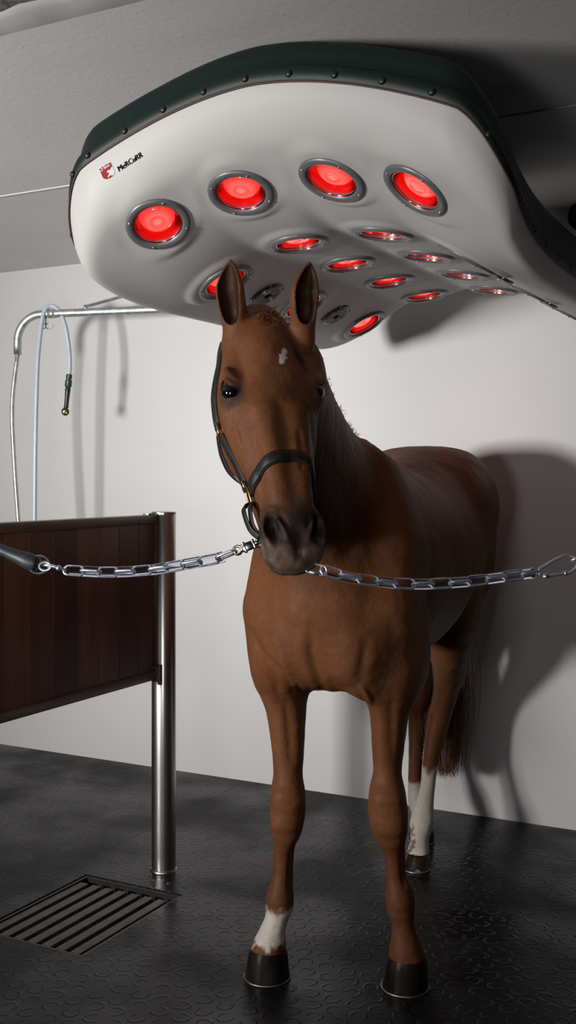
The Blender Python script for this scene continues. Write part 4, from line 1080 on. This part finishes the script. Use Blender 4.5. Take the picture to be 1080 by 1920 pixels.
# ================================================================ CHAINS
def link_vf(c, d, nrm, L, w, r):
    d = Vector(d).normalized(); nrm = Vector(nrm); nrm = (nrm-d*nrm.dot(d)).normalized(); sd = nrm.cross(d); P = []
    h = L/2-w/2; 
    for i in range(9): a = -math.pi/2+math.pi*i/8; P.append(Vector(c)+d*(h+math.cos(a)*w/2)+sd*math.sin(a)*w/2)
    for i in range(9): a = math.pi/2+math.pi*i/8; P.append(Vector(c)+d*(-h+math.cos(a)*w/2)+sd*math.sin(a)*w/2)
    return tube(P, r, 8, closed=True)
def chain(root, pts, L, w, r, name='link', m=m_zinc, tilt=0.35):
    P = [Vector(p) for p in spline(pts, 40)]; S_ = [0]
    for a, b in zip(P[:-1], P[1:]): S_.append(S_[-1]+(b-a).length)
    pitch = L-2*r*1.05; n = int(S_[-1]/pitch); pitch = S_[-1]/n
    def at_s(s_):
        s_ = min(max(s_, 0), S_[-1]-1e-6); i = max(j for j in range(len(S_)) if S_[j] <= s_); i = min(i, len(P)-2); return P[i].lerp(P[i+1], (s_-S_[i])/(S_[i+1]-S_[i]))
    for i in range(n):
        a, b = at_s(i*pitch), at_s((i+1)*pitch); c = (a+b)/2; d = (b-a).normalized(); up = Vector((0, 0, 1)); sdv = d.cross(up).normalized(); up = sdv.cross(d)
        nrm = (sdv*math.cos(tilt)+up*math.sin(tilt)) if i % 2 == 0 else (-sdv*math.sin(tilt)+up*math.cos(tilt))
        mk(name, link_vf(c, d, nrm, pitch+2*r, w, r), m, root)
    return P
Yc0, Yc1 = 2.58, 2.46
c1 = empty('tie_chain', at(270, 1070, 2.53), 'zinc tie chain in clear sleeve at left, from rubber grip bar to halter', 'chain', 'tie chains')
LP = [at(122, 1069, Yc0), at(200, 1073, 2.56), at(280, 1069, 2.53), at(360, 1056, 2.49), at(412, 1046, 2.475), at(440, 1034, 2.465)]
CPn = chain(c1, LP, .047, .021, .0032)
mk('clear_sleeve', tube(CPn[3:int(len(CPn)*.84)], .0128, 16, caps=False), m_sleeve, c1)
# swivel snap at the left + ring
mk('snap_hook', join(tube([at(76, 1058, Yc0), at(96, 1061, Yc0), at(124, 1069, Yc0)], [.003, .0045, .0035], 10), tube([Vector(at(84, 1062, Yc0))+Vector((.014*math.cos(a), 0, .010*math.sin(a))) for a in np.linspace(0, 6.28, 17)[:-1]], .003, 8, closed=True), tube([at(107, 1064, Yc0), at(112, 1066, Yc0)], .0065, 12)), m_zinc, c1)
# panic snap
def pl(t_): return at(437+50*t_, 1035-19*t_, 2.46)
d_ = (pl(1)-pl(0)).normalized(); n_ = Vector((0, -1, .1)); n_ = (n_-d_*n_.dot(d_)).normalized(); Mp = frame(pl(.5), d_, n_.cross(d_), n_)
mk('panic_snap', join(xf(bevbox(.030, .020, .012, .003, (.004, 0, 0)), Mp), xf(bevbox(.006, .026, .016, .002, (-.004, 0, 0)), Mp), xf(bevbox(.006, .024, .015, .002, (.018, 0, 0)), Mp),
   xf(lathe([(.005, 0), (.0075, .004), (.005, .008), (.0075, .012), (.005, .016)], 14), frame(pl(.82), n_, n_.cross(d_)*-1, d_)),
   tube([pl(.5)-d_*.021+d_*.0095*math.cos(a)+Mp.col[1].to_3d()*.0095*math.sin(a) for a in np.linspace(0, 6.28, 19)[:-1]], .0032, 8, closed=True),
   tube([pl(1.0)+d_*.010*math.cos(a)+Vector((0, 0, 1))*.011*math.sin(a) for a in np.linspace(0, 6.28, 19)[:-1]], .0028, 8, closed=True)), m_chrome, c1)
c2 = empty('tie_chain', at(800, 1090, 2.5), 'zinc tie chain in clear sleeve at right, from muzzle to large carabiner', 'chain', 'tie chains')
RP = [at(604, 1068, 2.44), at(660, 1083, 2.45), at(760, 1095, 2.48), at(860, 1092, 2.5), at(950, 1081, 2.52), at(1010, 1073, 2.54)]
CR = chain(c2, RP, .047, .021, .0032)
mk('clear_sleeve', tube(CR[6:-8], .0128, 16, caps=False), m_sleeve, c2)
mk('quick_link', join(link_vf(at(592, 1067, 2.44), at(612, 1072, 2.44)-at(572, 1062, 2.44), (0, -1, .2), .050, .022, .0028), tube([at(580, 1072, 2.436), at(597, 1076, 2.436)], .0048, 6)), m_zinc, c2)
cb = [(1012, 1078), (1010, 1068), (1018, 1063), (1040, 1050), (1062, 1041), (1076, 1043), (1083, 1052), (1080, 1064), (1068, 1074), (1045, 1077), (1028, 1080), (1018, 1082)]
cb = [at(a, b, 2.54) for a, b in cb]
mk('carabiner', join(tube(spline(cb+[cb[0]], 5)[:-1], .0040, 10, closed=True), tube([at(1018, 1081, 2.54), at(1028, 1080, 2.54)], .0062, 10), tube([at(1058, 1075, 2.54), at(1062, 1075, 2.54)], .0052, 10)), m_zinc, c2)
for k, (x, y) in enumerate(((1084, 1047), (1100, 1040), (1118, 1036))):
    mk('link', link_vf(at(x, y, 2.54), (1, 0, .35), (0, 1, 0) if k % 2 else (0, .3, 1), .034, .019, .0032), m_zinc, c2)
# rubber grip bar on the left that the left chain clips to
bar = empty('rubber_tie_bar', at(-60, 1010, 2.58), 'black rubber covered tie bar entering from left with steel end ring', 'bar')
b0, b1 = at(-150, 968, 2.62), at(62, 1056, Yc0); dd = (b1-b0).normalized(); Lb = (b1-b0).length
q = Matrix.Translation(b0) @ dd.to_track_quat('Z', 'Y').to_matrix().to_4x4()
mk('grip', xf(lathe([(.0001, 0), (.0135, .002), (.0135, Lb-.07), (.016, Lb-.04), (.0195, Lb-.022), (.0205, Lb-.004), (.0195, Lb+.006), (.0155, Lb+.0125), (.0001, Lb+.014)], 28), q), m_gromm, bar)
mk('end_ring', tube([at(73, 1059, Yc0)+Vector((.022*math.cos(a)*.95, .012*math.cos(a), .021*math.sin(a))) for a in np.linspace(0, 6.28, 33)[:-1]], .0024, 8, closed=True), m_zinc, bar)
